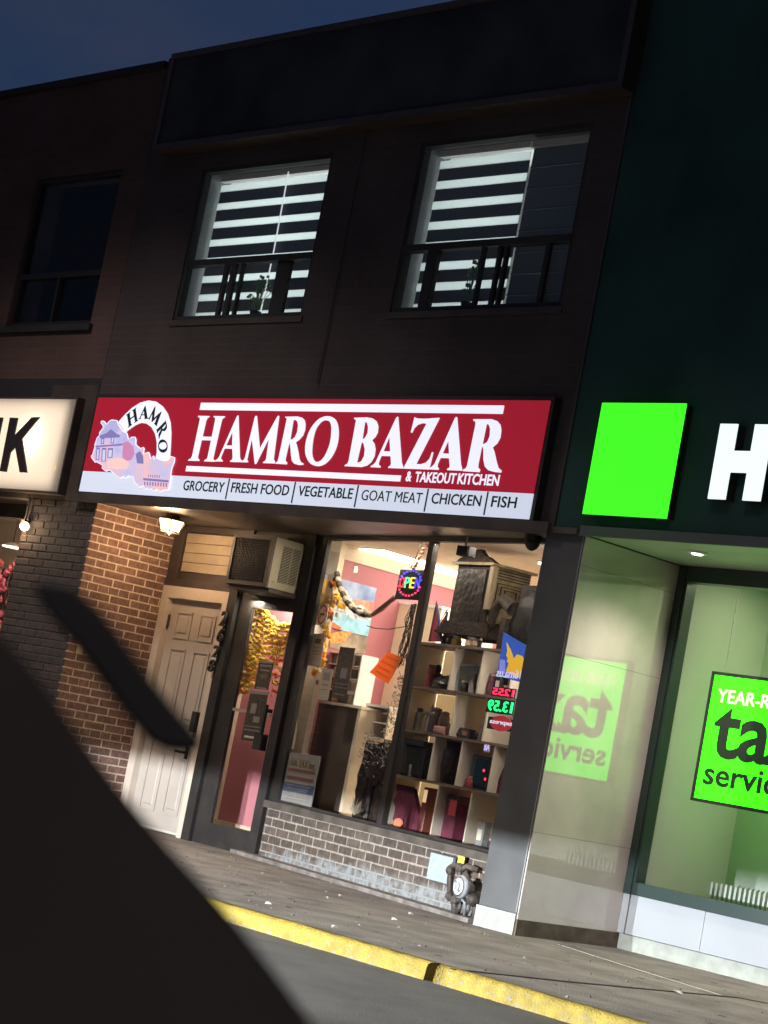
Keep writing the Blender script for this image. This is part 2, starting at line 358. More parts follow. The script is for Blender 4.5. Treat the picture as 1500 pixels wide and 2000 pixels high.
# kerb stones: a rounded yellow kerb in long cast lengths with one open joint
kerb = thing('kerb', 'yellow painted kerb with a worn edge between the pavement and the road', 'kerb', (-9, -2.5, -.12))
KX = -7.229
def kerb_len(x0, x1):
    prof = [(-2.50, -.11), (-2.50, .003), (-2.560, .005), (-2.580, -.004), (-2.590, -.022), (-2.598, -.095)]
    n = max(2, int((x1-x0)/.12)); vs = []; fs = []; m_ = len(prof)
    for i in range(n+1):
        x = x0+(x1-x0)*i/n
        for j, (y, z) in enumerate(prof):
            jit = 0 if j in (0, 1) else 1
            vs.append((x, y+jit*random.uniform(-.006, .006), z+jit*random.uniform(-.004, .003)))
    for i in range(n):
        for j in range(m_-1): fs.append((i*m_+j, (i+1)*m_+j, (i+1)*m_+j+1, i*m_+j+1))
    fs += [tuple(range(m_))[::-1], tuple(range(n*m_, n*m_+m_))]
    return MB().add(vs, fs)
for a_, b2 in ((-22, -16.9), (-16.88, -12.1), (-12.08, KX-.035), (KX+.03, -2.2), (-2.18, 3)):
    obj('kerb_stone', kerb_len(a_, b2), M_yel, kerb, smooth=True)
# litter
M_lit = mat('paper_scrap', (.45, .44, .40), .6)
lit_px = [(524, 1766), (640, 1755), (665, 1751), (653, 1812), (770, 1797), (802, 1786), (1325, 1940)]
for i, (px, py) in enumerate(lit_px):
    p = onZ(px, py, .004); a = random.uniform(0, 3); r1, r2 = (.020, .009) if px != 1325 else (.03, .03)
    mb = MB(Matrix.Translation(p) @ Matrix.Rotation(a, 4, 'Z'))
    mb.add([(-r1, -r2, 0), (r1, -r2*.6, .004), (r1*.8, r2, .001), (-r1*.7, r2, .012), (0, -r2*.2, .014)], [(0, 1, 4), (1, 2, 4), (2, 3, 4), (3, 0, 4)])
    tag(obj('paper_scrap', mb, M_lit), 'small pale scrap of litter lying on the pavement', 'litter', 'scraps of litter on the pavement')

gr = MB(); gm2 = MB()
for k in range(600):
    x = random.uniform(-14.3, -5.5); y = random.uniform(-2.45, .6); r = random.choice((.004, .006, .009, .013)); a = random.uniform(0, 6.3)
    gr.add([(x+r*math.cos(a+j*2.1), y+r*math.sin(a+j*2.1), .001) for j in range(3)]+[(x, y, r*.8)], [(0, 1, 3), (1, 2, 3), (2, 0, 3)])
for k in range(70):
    x = random.uniform(-14, -5.5); y = random.uniform(-2.4, .4); r = random.uniform(.012, .032); gm2.lathe((x, y, .0008), [(r, 0), (r*.8, .0018)], 9)
struct(obj('grit', gr, mat('grey_grit', (.11, .10, .088), .9, var=.6, vs=7)), 'stuff'); struct(obj('gum_stains', gm2, mat('gum_dark', (.05, .045, .04), .8)), 'stuff')
# ================================================================== MIDDLE BUILDING (the bazaar)
bl = thing('shop_building', 'two storey dark brown brick shop building with two lit upstairs windows', 'building', (-12.1, .4, 0))
XL, XR = -14.76, -9.37            # party lines
w1 = (-13.952, -12.329, 4.105, 5.40); w2 = (-11.35, -9.665, 4.105, 5.40)
f = MB()
TH = .30
def wall_with_holes(mb, x0, x1, z0, z1, y0, y1, holes):
    xs = sorted({x0, x1, *[h[0] for h in holes], *[h[1] for h in holes]}); zs = sorted({z0, z1, *[h[2] for h in holes], *[h[3] for h in holes]})
    for a, b in zip(xs[:-1], xs[1:]):
        for c, d in zip(zs[:-1], zs[1:]):
            if any(h[0] < (a+b)/2 < h[1] and h[2] < (c+d)/2 < h[3] for h in holes): continue
            mb.box(a, b, y0, y1, c, d)
wall_with_holes(f, XL, XR, 2.57, 6.42, 0, TH, [w1, w2])
obj('wall', f, M_facade, bl)
obj('wall', MB().box(XL, XR, TH+.001, 9, 6.32, 6.42).box(XL, XL+.2, TH+.001, 9, 2.62, 6.319).box(XR-.02, XR, TH+.001, 9, 0, 6.319).box(XL+.201, XR-.021, 8.8, 9, 0, 6.319), M_facade, bl)
obj('downpipe', MB().tube([(-11.98, -.02, 3.56), (-11.98, -.02, 5.62)], .006, 6), M_brown, bl)
obj('parapet_cap', MB().box(XL, XR+.005, -.001, TH+.02, 6.421, 6.45), M_black, bl)

M_rev = mat('grey_reveal_paint', (.20, .21, .21), .6, var=.1, vs=5)
def upper_window(rect, bars, rail_px, side):
    x0, x1, z0, z1 = rect
    fr = MB(); e = .035
    for a, b, c, d in ((x0, x0+e, z0, z1), (x1-e, x1, z0, z1), (x0+e, x1-e, z1-e, z1), (x0+e, x1-e, z0, z0+e)):
        fr.box(a, b, .012, .075, c, d)
    zr = rail_px
    fr.box(x0+e, x1-e, .006, .075, zr-.035, zr+.015)
    fo = obj('window', fr, M_blackm, bl)
    obj('pane', MB().box(x0+e, x1-e, .05, .056, zr+.015, z1-e), M_glass, fo)
    obj('pane', MB().box(x0+e, x1-e, .05, .056, z0+e, zr-.035), M_glass, fo)
    for (xa, xb, dy) in bars:
        obj('sash_bar', MB().box(xa, xb, .015+dy, .045+dy, z0+e, zr-.035), M_blackm, fo)
    # white-painted reveal behind the frame
    rv = MB(); y0, y1 = .076, .30
    rv.box(x0-.02, x0+.012, y0, y1, z0, z1).box(x1-.012, x1+.02, y0, y1, z0, z1).box(x0+.012, x1-.012, y0, y1, z1-.012, z1+.02).box(x0+.012, x1-.012, y0, y1, z0-.02, z0+.012)
    obj('reveal', rv, M_rev, bl)
    obj('sill', MB().box(x0-.02, x1+.02, -.012, .012, z0-.05, z0-.002), M_brown, bl)
    return fo
fx = lambda px, py, Y=.03: onY(px, py, Y).x
y1_ = 230+1090/3.75
def xb_(z, ox, s, oy, y, Y=.03): return onY(ox+z/s, oy+y/s, Y).x
bars1 = [(xb_(a, 300, 3.75, 230, 1200), xb_(b, 300, 3.75, 230, 1200), 0) for a, b in ((508, 530), (560, 590), (630, 644))]
bars1.append((xb_(880, 300, 3.75, 230, 1200), xb_(975, 300, 3.75, 230, 1200), .02))
upper_window(w1, bars1, 4.60, 0)
bars2 = [(xb_(a, 720, 3.125, 200, 1050), xb_(b, 720, 3.125, 200, 1050), 0) for a, b in ((345, 398), (402, 412), (672, 690), (770, 790), (812, 830))]
bars2.append((xb_(1060, 720, 3.125, 200, 1050), xb_(1085, 720, 3.125, 200, 1050), 0))
upper_window(w2, bars2, 4.60, 1)
# zebra blinds behind the glass
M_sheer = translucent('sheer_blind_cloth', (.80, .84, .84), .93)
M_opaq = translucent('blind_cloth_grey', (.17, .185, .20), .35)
M_sheer2 = translucent('sheer_blind_cloth_dim', (.12, .14, .14), .5)  # darker copy of the sheer cloth, faint backlight put into its colour
def blind(x0, x1, y, z0, z1, zs, hw, hd, label, closed=False):
    T = thing('zebra_blind', label, 'blind', ((x0+x1)/2, y, z1))
    obj('headrail', MB().box(x0, x1, y-.02, y+.03, z1-.02, z1+.03), M_white, T)
    z = zs; p = hw+hd
    while z > z0:
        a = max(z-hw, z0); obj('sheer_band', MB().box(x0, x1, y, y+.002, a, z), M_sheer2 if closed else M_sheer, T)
        b = max(a-hd, z0)
        if a > z0: obj('opaque_band', MB().box(x0+.001, x1-.001, y+.004, y+.007, b, a), M_opaq, T)
        z = a-hd
    return T
bx0 = xb_(462, 300, 3.75, 230, 500, .19)
blind(w1[0]+.035, w1[1]-.02, .19, w1[2]+.02, 5.36, 5.315, .058, .098, 'grey and white striped blind filling the lit left upstairs window')
bx1 = onY(1037, 300, .19).x
blind(w2[0]+.03, bx1, .19, w2[2]+.02, 5.36, 5.315, .062, .094, 'grey and white striped blind over the lit left part of the right upstairs window')
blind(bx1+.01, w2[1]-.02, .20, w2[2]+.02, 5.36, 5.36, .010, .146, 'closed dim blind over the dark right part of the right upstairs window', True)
# pull cord of the left blind
cpx = [onY(300+988/3.75, 230+395/3.75, .17), onY(300+875/3.75, 230+1000/3.75, .17), onY(300+775/3.75, 230+1460/3.75, .17)]
tag(obj('pull_cord', MB().tube(cpx, .006, 5), emis('lit_cord', (.8, .85, .85), .8)), 'thin white pull cord hanging in front of the left striped blind', 'cord')  # glow put into the cord in place of room light
# rooms upstairs
M_room = mat('white_room_paint', (.8, .8, .78), .8)
for i, (x0, x1, z0, z1) in enumerate((w1, w2)):
    rm = MB(); a, b = x0-.25, x1+.25
    rm.box(a, b, 2.2, 2.25, 3.7, 5.6).box(a-.05, a, .31, 2.2, 3.7, 5.6).box(b, b+.05, .31, 2.2, 3.7, 5.6).box(a, b, .31, 2.2, 5.6, 5.65).box(a, b, .31, 2.2, 3.65, 3.7)
    obj('upstairs_room', rm, M_room, bl)
    lamp('room_light', 'AREA', ((x0+x1)/2 - .25*i, 1.2, 4.8), 21 if i == 0 else 15, (.90, 1.0, .98), 1.7 - .5*i, target=((x0+x1)/2 - .25*i, 0, 4.75), size_y=1.4)
# house plants on the sills
M_leaf = mat('leaf_green', (.10, .22, .05), .5, var=.3, vs=30)
def plant(px, py, n, label, spread, dark=False):
    p = onY(px, py, .12); T = thing('house_plant', label, 'plant', (p.x, .12, w1[2]+.015))
    obj('pot', MB().lathe((p.x, .125, w1[2]+.015), [(.03, 0), (.045, .06), (.047, .075), (.04, .075)], 12), M_black, T)
    st = MB(); lf = MB()
    for k in range(n):
        a = random.uniform(-1.2, 1.2); h = random.uniform(.08, .30); x = p.x + math.sin(a)*spread*random.uniform(.2, 1); y = .125+random.uniform(-.02, .03); z = w1[2]+.09+h
        st.tube([(p.x, .125, w1[2]+.08), ((p.x+x)/2, y, w1[2]+.09+h*.7), (x, y, z)], .003, 4)
        L_ = random.uniform(.05, .09); an = random.uniform(0, 6.28); dx, dz = math.cos(an)*L_, math.sin(an)*L_*.6
        lf.add([(x, y, z), (x+dx*.5-dz*.3, y-.01, z+dz*.5+dx*.3), (x+dx, y, z+dz), (x+dx*.5+dz*.3, y+.01, z+dz*.5-dx*.3)], [(0, 1, 2), (0, 2, 3)])
    obj('stem', st, M_leaf, T); struct(obj('foliage', lf, M_leaf, T), 'stuff')
plant(500, 600, 20, 'leafy green house plant on the sill of the left upstairs window', .20)
plant(912, 588, 13, 'small dark house plant on the sill of the right upstairs window', .11)

# soffit, recess walls
M_soff = mat('soffit_metal', (.085, .07, .058), .38, var=.35, vs=2.5, bump=.25, bs=7)
sv = [(-14.60, -.05), (XR+.25, -.05), (XR+.25, .10), (B.x, B.y+.03), (A.x, A.y+.03), (A.x, YB+.12), (-14.60, YB+.12)]
obj('soffit', MB().add([(x, y, 2.560) for x, y in sv]+[(x, y, 2.60) for x, y in sv], [(6, 5, 4, 3, 2, 1, 0), (7, 8, 9, 10, 11, 12, 13)]+[(i, (i+1) % 7, 7+(i+1) % 7, 7+i) for i in range(7)]), M_soff, bl)
obj('lintel', MB(WM).box(.02, 3.36, .005, .12, 2.601, 2.72), M_black, bl)
obj('soffit_trim', MB().box(-14.74, XR+.02, -.075, -.052, 2.545, 2.625), M_brown, bl)
# brick return wall of the entrance recess (faces right) with its own bricks
XA = -14.46
rw = thing('brick_return_wall', 'brick side wall of the entrance lit warm by the lantern', 'wall', (XA-.1, .43, 0))
RM = Matrix(((0, -1, 0, XA), (1, 0, 0, 0.0), (0, 0, 1, 0), (0, 0, 0, 1)))  # local x -> +Y, local -y -> +X
obj('mortar', MB().box(XA-.02, XA-.0005, .0, 1.4, 0, 2.558), M_mortA, rw)
n1 = brick_wall(rw, RM, .87, .004, 2.552, M_brickA, th=.01, header_every=6)
# pier left of the entrance
pr = thing('brick_pier', 'dark brick pier between the entrance and the neighbouring shop on the left', 'pier', (-14.95, .1, 0))
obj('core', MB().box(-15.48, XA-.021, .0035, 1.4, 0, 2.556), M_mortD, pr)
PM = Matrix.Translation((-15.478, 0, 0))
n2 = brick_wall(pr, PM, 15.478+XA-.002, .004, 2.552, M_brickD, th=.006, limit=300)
obj('face_plate', MB().box(-15.46, -14.78, -.004, .25, 2.557, 3.56), M_brown, pr)

# back plane of the recess: white door, transom, pier, glass door (y = .864)
YB = .864
rb = MB()
rb.box(XA, -13.40, YB+.012, YB+.12, 2.095, 2.56)               # board above the white door
obj('transom_board', rb, M_brown, bl)
tp = MB()
for k in range(4):
    zz = 2.165 + k*.083
    tp.box(-14.30, -13.60, YB-.004-.003*(k % 2), YB+.010, zz, zz+.078)
obj('transom_slat', tp, mat('tan_boards', (.33, .26, .18), .55, var=.12, vs=5, bump=.15, bs=18), bl)
obj('transom_rail', MB().box(XA, -13.42, YB-.03, YB+.01, 2.03, 2.09).box(XA, -14.31, YB-.02, YB+.01, 2.095, 2.55).box(-14.31, -13.42, YB-.02, YB+.01, 2.505, 2.556), M_brown, bl)
M_jamb = mat('cream_door_frame', (.52, .44, .36), .45, var=.06, vs=4)
dj = MB().box(-14.455, -14.365, YB-.03, YB+.08, 0, 2.03).box(-13.63, -13.545, YB-.03, YB+.08, 0, 2.03).box(-14.365, -13.63, YB-.03, YB+.08, 1.93, 2.03)
obj('door_frame', dj, M_jamb, bl)
# white panelled door: a slab with real raised panels
dw = MB().box(-14.362, -13.633, YB+.03, YB+.07, .03, 1.925)
door = obj('white_door', dw, M_doorw, bl)
def panel(x0, x1, z0, z1):
    q = MB(); y = YB+.03; e = .022
    vs = [(x0, y-.0005, z0), (x1, y-.0005, z0), (x1, y-.0005, z1), (x0, y-.0005, z1)]
    # moulding ring: raised lip and fielded centre
    q.box(x0, x1, y-.010, y-.001, z1-.018, z1).box(x0, x1, y-.010, y-.001, z0, z0+.018).box(x0, x0+.018, y-.010, y-.001, z0+.018, z1-.018).box(x1-.018, x1, y-.010, y-.001, z0+.018, z1-.018)
    q.cham(x0+.045, x1-.045, y-.008, y-.001, z0+.045, z1-.045, .006)
    obj('panel', q, M_doorw, door)
for (xa, xb) in ((-14.262, -14.05), (-13.945, -13.733)):
    panel(xa, xb, 1.60, 1.83); panel(xa, xb, .90, 1.52); panel(xa, xb, .16, .78)
hn = onY(378, 1410, YB)
obj('deadbolt', MB().box(hn.x-.03, hn.x+.03, YB-.01, YB+.029, hn.z-.085, hn.z+.085), M_black, door)
hp = onY(361, 1470, YB)
obj('handle', MB().tube([(hp.x, YB+.03, hp.z), (hp.x, YB-.03, hp.z), (hp.x-.09, YB-.035, hp.z)], .011, 8).box(hp.x-.022, hp.x+.022, YB+.015, YB+.029, hp.z-.05, hp.z+.05), M_black, door)
hg = onY(318, 1212, YB)
obj('hinge', MB().box(-14.372, -14.352, YB+.010, YB+.029, hg.z-.06, hg.z+.06), M_brown, door)
# dark pier between doors
obj('door_post', MB().box(-13.543, -13.44, YB-.05, YB+.12, 0, 2.09), M_black, bl)
# numerals 2628 on the post
nb = thing('house_number', 'black curly house number 2628 fixed down the post beside the white door', 'house number', (-13.56, YB-.06, 1.45))
for i, (ch, px, py, h) in enumerate((('2', 436, 1208, .125), ('6', 430, 1240, .115), ('2', 421, 1272, .10), ('8', 412, 1300, .10))):
    q = onY(px, py, YB-.075)
    text(ch, ID, q.x-.034, q.x+.034, q.z-h/2, q.z+h/2, M_black, nb, 'numeral', y0=YB-.08, thick=.02, bold=.012, shear=.12)
# glass door: black aluminium stiles
gx0, gx1 = -13.44, -12.70
gz1 = 1.93
gf = MB()
gl0, gl1 = onY(496, 1185, YB).x, onY(575, 1193, YB).x
gf.box(gx0, gl0, YB-.012, YB+.016, 0, 2.05).box(gl1, gx1, YB-.012, YB+.016, 0, 2.05).box(gl0, gl1, YB-.012, YB+.016, 0, .175).box(gl0, gl1, YB-.012, YB+.016, gz1, 2.05)
gd = obj('glass_door', gf, M_black, bl)
obj('pane', MB().box(gl0, gl1, YB-.003, YB+.003, .175, gz1), M_glass, gd)
q = onY(540, 1380, YB); q2 = onY(519, 1450, YB)
obj('push_bar', MB().box(gl1-.035, gl1-.012, YB-.085, YB-.06, q2.z+.05, q.z).box(gl1-.035, gl1-.012, YB-.06, YB-.0125, q.z-.06, q.z-.03), M_black, gd)
obj('lock_box', MB().box(gl1-.10, gl1-.005, YB-.075, YB-.013, q2.z-.07, q2.z+.06), M_blackm, gd)
obj('closer', MB().box(gl1-.07, gl1+.01, YB+.05, YB+.10, gz1-.14, gz1-.03), M_blackm, gd)
qd = onY(484, 1390, YB)
obj('mid_rail', MB().box(gl0, gl1-.005, YB-.012, YB-.004, qd.z-.012, qd.z+.012), mat('grey_strip', (.3, .27, .24), .4), gd)
# header above the glass door, ledge
obj('header_panel', MB().box(-13.415, -12.66, YB+.0, YB+.12, 2.052, 2.558), M_blackm, bl)
obj('corner_post', MB().box(-12.70, -12.60, YB-.06, YB+.10, 0, 2.558), M_black, bl)

# pink vestibule behind the glass door, pink party wall beyond the left pane
obj('pink_wall', MB().box(-14.2, -12.66, 1.32, 1.40, .0, 2.56), mat('bright_pink_paint', (.56, .21, .23), .6, var=.06, vs=3), bl)  # lighter copy of the pink paint, brightness put into its colour
zsk = onY(380+265/3.704, 1150+1692/3.704, 1.30).z
obj('pink_skirting', MB().box(-14.2, -12.66, 1.29, 1.3195, .0, zsk), M_cream, bl)
tx0, tx1 = onY(380+416/3.704, 1150+130/3.704, 1.30).x, onY(380+456/3.704, 1150+130/3.704, 1.30).x
obj('pink_wall_trim', MB().box(tx0, tx1, 1.285, 1.3195, zsk+.001, 2.5), M_cream, bl)
XP = -12.64
pz = 2.43
obj('pink_wall', MB().box(XP-.10, XP, 1.08, 7.4, 0, pz), M_pink, bl)
obj('cream_band', MB().box(XP-.10, XP+.01, 1.08, 7.4, pz+.001, 2.558), M_cream, bl)
obj('cream_return', MB(WM).box(-.05, onW(663, 1088, .17).x, .17, .22, .0, 2.55), M_cream, bl)
obj('shop_ceiling', MB().add([(B.x+wn.x*.06, B.y+wn.y*.06, 2.56), (XR, 8.8, 2.56), (-14.6, 8.8, 2.56), (-14.6, YB+.13, 2.56), (A.x, A.y+.06, 2.56), (B.x+wn.x*.06, B.y+wn.y*.06, 2.60), (XR, 8.8, 2.60), (-14.6, 8.8, 2.60), (-14.6, YB+.13, 2.60), (A.x, A.y+.06, 2.60)], [(4, 3, 2, 1, 0), (5, 6, 7, 8, 9), (0, 1, 6, 5), (1, 2, 7, 6), (2, 3, 8, 7), (3, 4, 9, 8), (4, 0, 5, 9)]), M_cream, bl)
obj('shop_floor', MB().box(XL, XR, 1.0, 8.8, .002, .02), mat('floor_tiles', (.66, .61, .52), .4), bl)
obj('back_wall', MB().box(XP, XR, 7.4, 7.5, 0, 2.7), M_cream, bl)
qq = onX(780, 1180, XP)
T = thing('white_tall_cabinet', 'tall plain white cabinet standing against the pink wall left of the window post', 'cabinet', (XP+.25, qq.y+.3, .02))
obj('carcass', MB().box(XP+.002, XP+.50, qq.y, qq.y+.65, .021, qq.z), M_cream, T); obj('top_edge', MB().box(XP+.002, XP+.51, qq.y-.01, qq.y+.66, qq.z+.001, qq.z+.02), M_white, T)

# window of the shop, low wall beneath, angled
lw = thing('low_brick_wall', 'low grey brown brick wall with pale lime stains under the shop window', 'wall', tuple(A+wt*1.6))
obj('mortar', MB(WM).box(.0, 3.30, -.0005, .15, 0, .396), M_mortL, lw)
n3 = brick_wall(lw, WM, 3.30, .004, .395, M_brickL, L=.183, pitch=.0658, joint=.010, th=.004)
obj('sill', MB(WM).box(-.02, 3.32, -.045, .16, .398, .452), mat('sill_timber', (.075, .062, .05), .55, var=.3, vs=7, bump=.3, bs=30), lw)
wf = MB(WM)
wf.box(.02, .215, -.005, .03, .454, 2.556).box(1.702, 1.772, -.003, .045, .454, 2.525).box(3.20, 3.36, -.005, .04, .454, 2.525)
wf.box(.215, 3.36, -.008, .05, 2.527, 2.558).box(.215, 1.702, -.005, .05, .454, .475).box(1.772, 3.20, -.005, .05, .454, .475)
wo = obj('shop_window', wf, M_black, bl)
obj('pane', MB(WM).box(.215, 1.702, .010, .016, .475, 2.527), M_glass, wo)
obj('pane', MB(WM).box(1.772, 3.20, .010, .016, .475, 2.527), M_glass, wo)
obj('inner_sill', MB(WM).box(.02, 3.3, .10, .50, .40, .45), mat('shelf_tan', (.42, .34, .25), .6), wo)

# long ceiling light tubes in the shop
M_tube = emis('lit_tube_cover', (1.0, .93, .74), 3.0)
pts = [onZ(px, py, 2.66) for px, py in ((665, 1072), (748, 1077), (892, 1116), (892, 1143), (820, 1118))]
p0 = onZ(700, 1076, 2.66)
def ceiling_light(x0, x1, y0, y1, label, z=2.545):
    T = thing('ceiling_light', label, 'ceiling light', ((x0+x1)/2, (y0+y1)/2, z))
    obj('housing', MB().box(x0, x1, y0, y1, z+.006, 2.559), M_white, T); obj('diffuser', MB().box(x0+.01, x1-.01, y0+.01, y1-.01, z-.012, z+.005), M_tube, T)
print('tube pts', [tuple(round(c, 2) for c in p) for p in pts])
fp = [onZ(px, py, 2.535) for px, py in ((666, 1072), (748, 1077), (960, 1139), (960, 1155), (760, 1104))]
T = thing('ceiling_light', 'long lit fluorescent fixture on the shop ceiling behind the left pane', 'ceiling light', tuple(fp[0]))
obj('diffuser', MB().add([tuple(q) for q in fp]+[(q.x, q.y, 2.55) for q in fp], [(4, 3, 2, 1, 0), (5, 6, 7, 8, 9)]+[(i, (i+1) % 5, 5+(i+1) % 5, 5+i) for i in range(5)]), M_tube, T)
obj('housing', MB().add([(q.x, q.y, 2.5505) for q in fp]+[(q.x, q.y, 2.559) for q in fp], [(4, 3, 2, 1, 0), (5, 6, 7, 8, 9)]+[(i, (i+1) % 5, 5+(i+1) % 5, 5+i) for i in range(5)]), M_white, T)
q = onZ(1050, 1103, 2.53); ceiling_light(q.x, q.x+.5, q.y-.02, q.y+.35, 'short lit ceiling fixture seen at the right edge of the shop window')
lamp('shop_light', 'AREA', (-11.4, 3.6, 2.54), 110, (1.0, .84, .62), 1.6, target=(-11.4, 3.6, 0), size_y=3.4)
lamp('shop_light', 'AREA', (-10.7, 1.9, 2.54), 130, (1.0, .84, .62), 2.0, target=(-10.7, 1.7, 0), size_y=1.0)
lamp('shop_light', 'AREA', (-12.2, 1.9, 2.54), 9, (1.0, .86, .66), .4, target=(-12.6, 1.9, 0), size_y=1.2)
lamp('vestibule_light', 'POINT', (-13.15, 1.12, 2.18), 46, (1.0, .90, .74), .05)  # added lamp hidden above the door, brightens pink wall and garland

# ================================================================== SIGN OF THE BAZAAR
SY = -.085
def P(px, py, Y=SY): v = onY(px, py, Y); return (v.x, v.z)
def Zm(ox, oy, s): return lambda a, b, Y=SY: P(ox+a/s, oy+b/s, Y)
tl, tr, bl_, br_ = P(192, 778), P(1072, 780), P(153, 962), P(1035, 1010)
sx0, sx1 = (tl[0]+bl_[0])/2, (tr[0]+br_[0])/2; sz0, sz1 = (bl_[1]+br_[1])/2, (tl[1]+tr[1])/2
stp = (P(158, 922)[1] + P(1045, 961)[1])/2
M_red = emis('lit_red_face', (.30, .010, .024), .95); M_wht = emis('lit_white_letters', (.80, .82, .98), 1.0); M_strip = emis('lit_white_strip', (.55, .60, .72), 1.0)
M_dgreen = mat('dark_green_print', (.008, .03, .03), .5)
sg = thing('shop_sign', 'long red and white lit shop sign reading HAMRO BAZAR', 'sign', ((sx0+sx1)/2, 0, sz0))
obj('box', MB().box(sx0-.03, sx1+.03, SY+.012, -.002, sz0-.035, sz1+.03), M_black, sg)
obj('red_face', MB().box(sx0, sx1, SY, SY+.011, stp, sz1), M_red, sg)
obj('white_face', MB().box(sx0, sx1, SY, SY+.011, sz0, stp-.0005), M_strip, sg)
YL = SY-.006
def prism_px(Zf, loops, smooth=False):
    return [[Zf(a, b) for a, b in (smoothloop(L) if smooth else L)] for L in loops]
L1 = Zm(360, 780, 4.6875); L2 = Zm(660, 780, 4.4118)
G = {}
G['H'] = (L1, [[(130,152),(234,154),(230,163),(216,170),(204,190),(169,342),(256,344),(288,185),(288,172),(272,163),(274,154),(375,156),(370,166),(352,178),(344,196),(268,535),(268,552),(284,562),(282,572),(184,568),(190,558),(208,548),(218,530),(249,376),(161,374),(128,520),(126,542),(141,552),(138,564),(38,562),(44,552),(64,542),(76,520),(146,190),(148,172),(132,164)]], 0)
G['A'] = (L1, [[(494,148),(498,150),(511,530),(516,550),(531,562),(529,576),(422,573),(426,562),(442,553),(447,540),(444,453),(371,451),(338,530),(338,548),(354,558),(350,570),(289,569),(291,556),(308,548),(322,530),(484,162)], [(446,290),(443,424),(385,422)]], 0)
G['M'] = (L1, [[(534,577),(537,564),(552,552),(560,535),(650,165),(660,150),(668,158),(694,455),(854,162),(865,150),(871,158),(820,550),(832,568),(830,588),(724,584),(728,574),(746,562),(754,545),(780,350),(662,588),(655,594),(649,588),(622,352),(580,540),(576,554),(586,566),(584,577)]], 0)
G['R'] = (L1, [[(930,160),(1040,158),(1080,168),(1104,192),(1112,225),(1108,280),(1090,330),(1055,370),(1022,394),(1032,420),(1046,480),(1056,545),(1068,575),(1094,588),(1090,600),(1050,602),(1010,590),(990,565),(982,520),(976,440),(966,385),(930,540),(928,565),(944,578),(940,596),(838,590),(842,580),(858,570),(866,545),(940,195),(944,178),(930,170)], [(1002,188),(1022,190),(1040,205),(1046,240),(1038,300),(1018,345),(992,368),(972,372)]], 0)
G['O'] = (L1, [[(1310,155),(1360,165),(1398,205),(1415,280),(1412,370),(1388,460),(1340,545),(1280,598),(1220,612),(1160,590),(1122,530),(1110,460),(1122,370),(1155,280),(1205,210),(1255,170)], [(1300,192),(1335,205),(1350,250),(1348,330),(1335,410),(1300,500),(1262,555),(1222,574),(1192,560),(1174,510),(1174,440),(1186,350),(1210,270),(1250,215),(1275,197)]], 1)
G['B'] = (L2, [[(143,160),(250,156),(300,164),(335,190),(350,230),(346,285),(325,325),(295,352),(318,385),(326,430),(318,490),(290,540),(255,570),(205,584),(60,576),(66,566),(86,556),(96,535),(158,195),(160,178),(146,172)], [(236,192),(256,205),(264,240),(260,290),(240,330),(212,352)], [(208,364),(226,385),(236,430),(230,490),(205,535),(180,546),(166,545)]], 0)
G['A2'] = (L2, [[(516,150),(522,153),(552,545),(562,575),(566,597),(436,592),(438,582),(456,572),(462,555),(458,490),(376,488),(354,545),(354,565),(370,576),(368,589),(284,585),(290,574),(310,564),(330,540),(504,165)], [(448,315),(455,450),(394,448)]], 0)
G['Z'] = (L2, [[(664,155),(690,166),(760,168),(878,160),(874,172),(676,558),(720,560),(765,545),(795,510),(815,455),(824,458),(800,560),(785,605),(570,597),(574,586),(768,210),(730,206),(690,220),(660,250),(640,290),(632,285),(650,215)]], 0)
G['A3'] = (L2, [[(1022,152),(1030,156),(1062,560),(1072,598),(1072,616),(944,610),(946,600),(964,590),(968,575),(962,508),(886,505),(862,560),(860,582),(872,596),(868,608),(791,604),(794,592),(815,580),(838,555),(1010,168)], [(956,350),(962,470),(904,466)]], 0)
G['R2'] = (L2, [[(1170,172),(1330,172),(1375,188),(1402,220),(1410,265),(1402,330),(1375,380),(1335,415),(1350,450),(1370,540),(1385,590),(1412,615),(1408,632),(1350,626),(1300,612),(1270,580),(1258,520),(1258,430),(1245,395),(1212,560),(1210,590),(1228,605),(1222,628),(1080,619),(1084,606),(1105,596),(1118,570),(1190,215),(1190,195),(1172,186)], [(1284,212),(1305,220),(1316,255),(1312,320),(1290,370),(1262,386),(1248,388)]], 0)
for k, (Zf, loops, sm) in G.items():
    obj('letter', MB().prism(prism_px(Zf, loops, sm), YL, SY-.0004), M_wht, sg)
def rect(x0, x1, z0, z1, m, parent, name, y0=YL, y1=SY-.0004): return obj(name, MB().box(x0, x1, y0, y1, z0, z1), m, parent)
a, b = P(393, 789), P(985, 807); c = P(391, 801)
rect(P(392, 795)[0], P(984, 799)[0], (P(391, 802)[1]+P(984, 807)[1])/2, (P(394, 788)[1]+P(986, 791)[1])/2, M_wht, sg, 'bar')
rect(P(364, 917)[0], P(783, 934)[0], (P(363, 922)[1]+P(783, 939)[1])/2, (P(366, 912)[1]+P(784, 927)[1])/2, M_wht, sg, 'bar')
def tpx(body, ax, ay, bx, by, cx, cy, dx, dy, m, parent, bold=0, shear=0, name='lettering', Y=SY, thick=.003, mirror=False):
    # (ax,ay) bottom-left, (bx,by) bottom-right, (cx,cy) top-left, (dx,dy) top-right pixels
    q = [P(ax, ay, Y), P(bx, by, Y), P(cx, cy, Y), P(dx, dy, Y)]
    return text(body, ID, (q[0][0]+q[2][0])/2, (q[1][0]+q[3][0])/2, (q[0][1]+q[1][1])/2, (q[2][1]+q[3][1])/2, m, parent, name, y0=Y-thick, thick=thick-.0005, bold=bold, shear=shear, mirror=mirror)
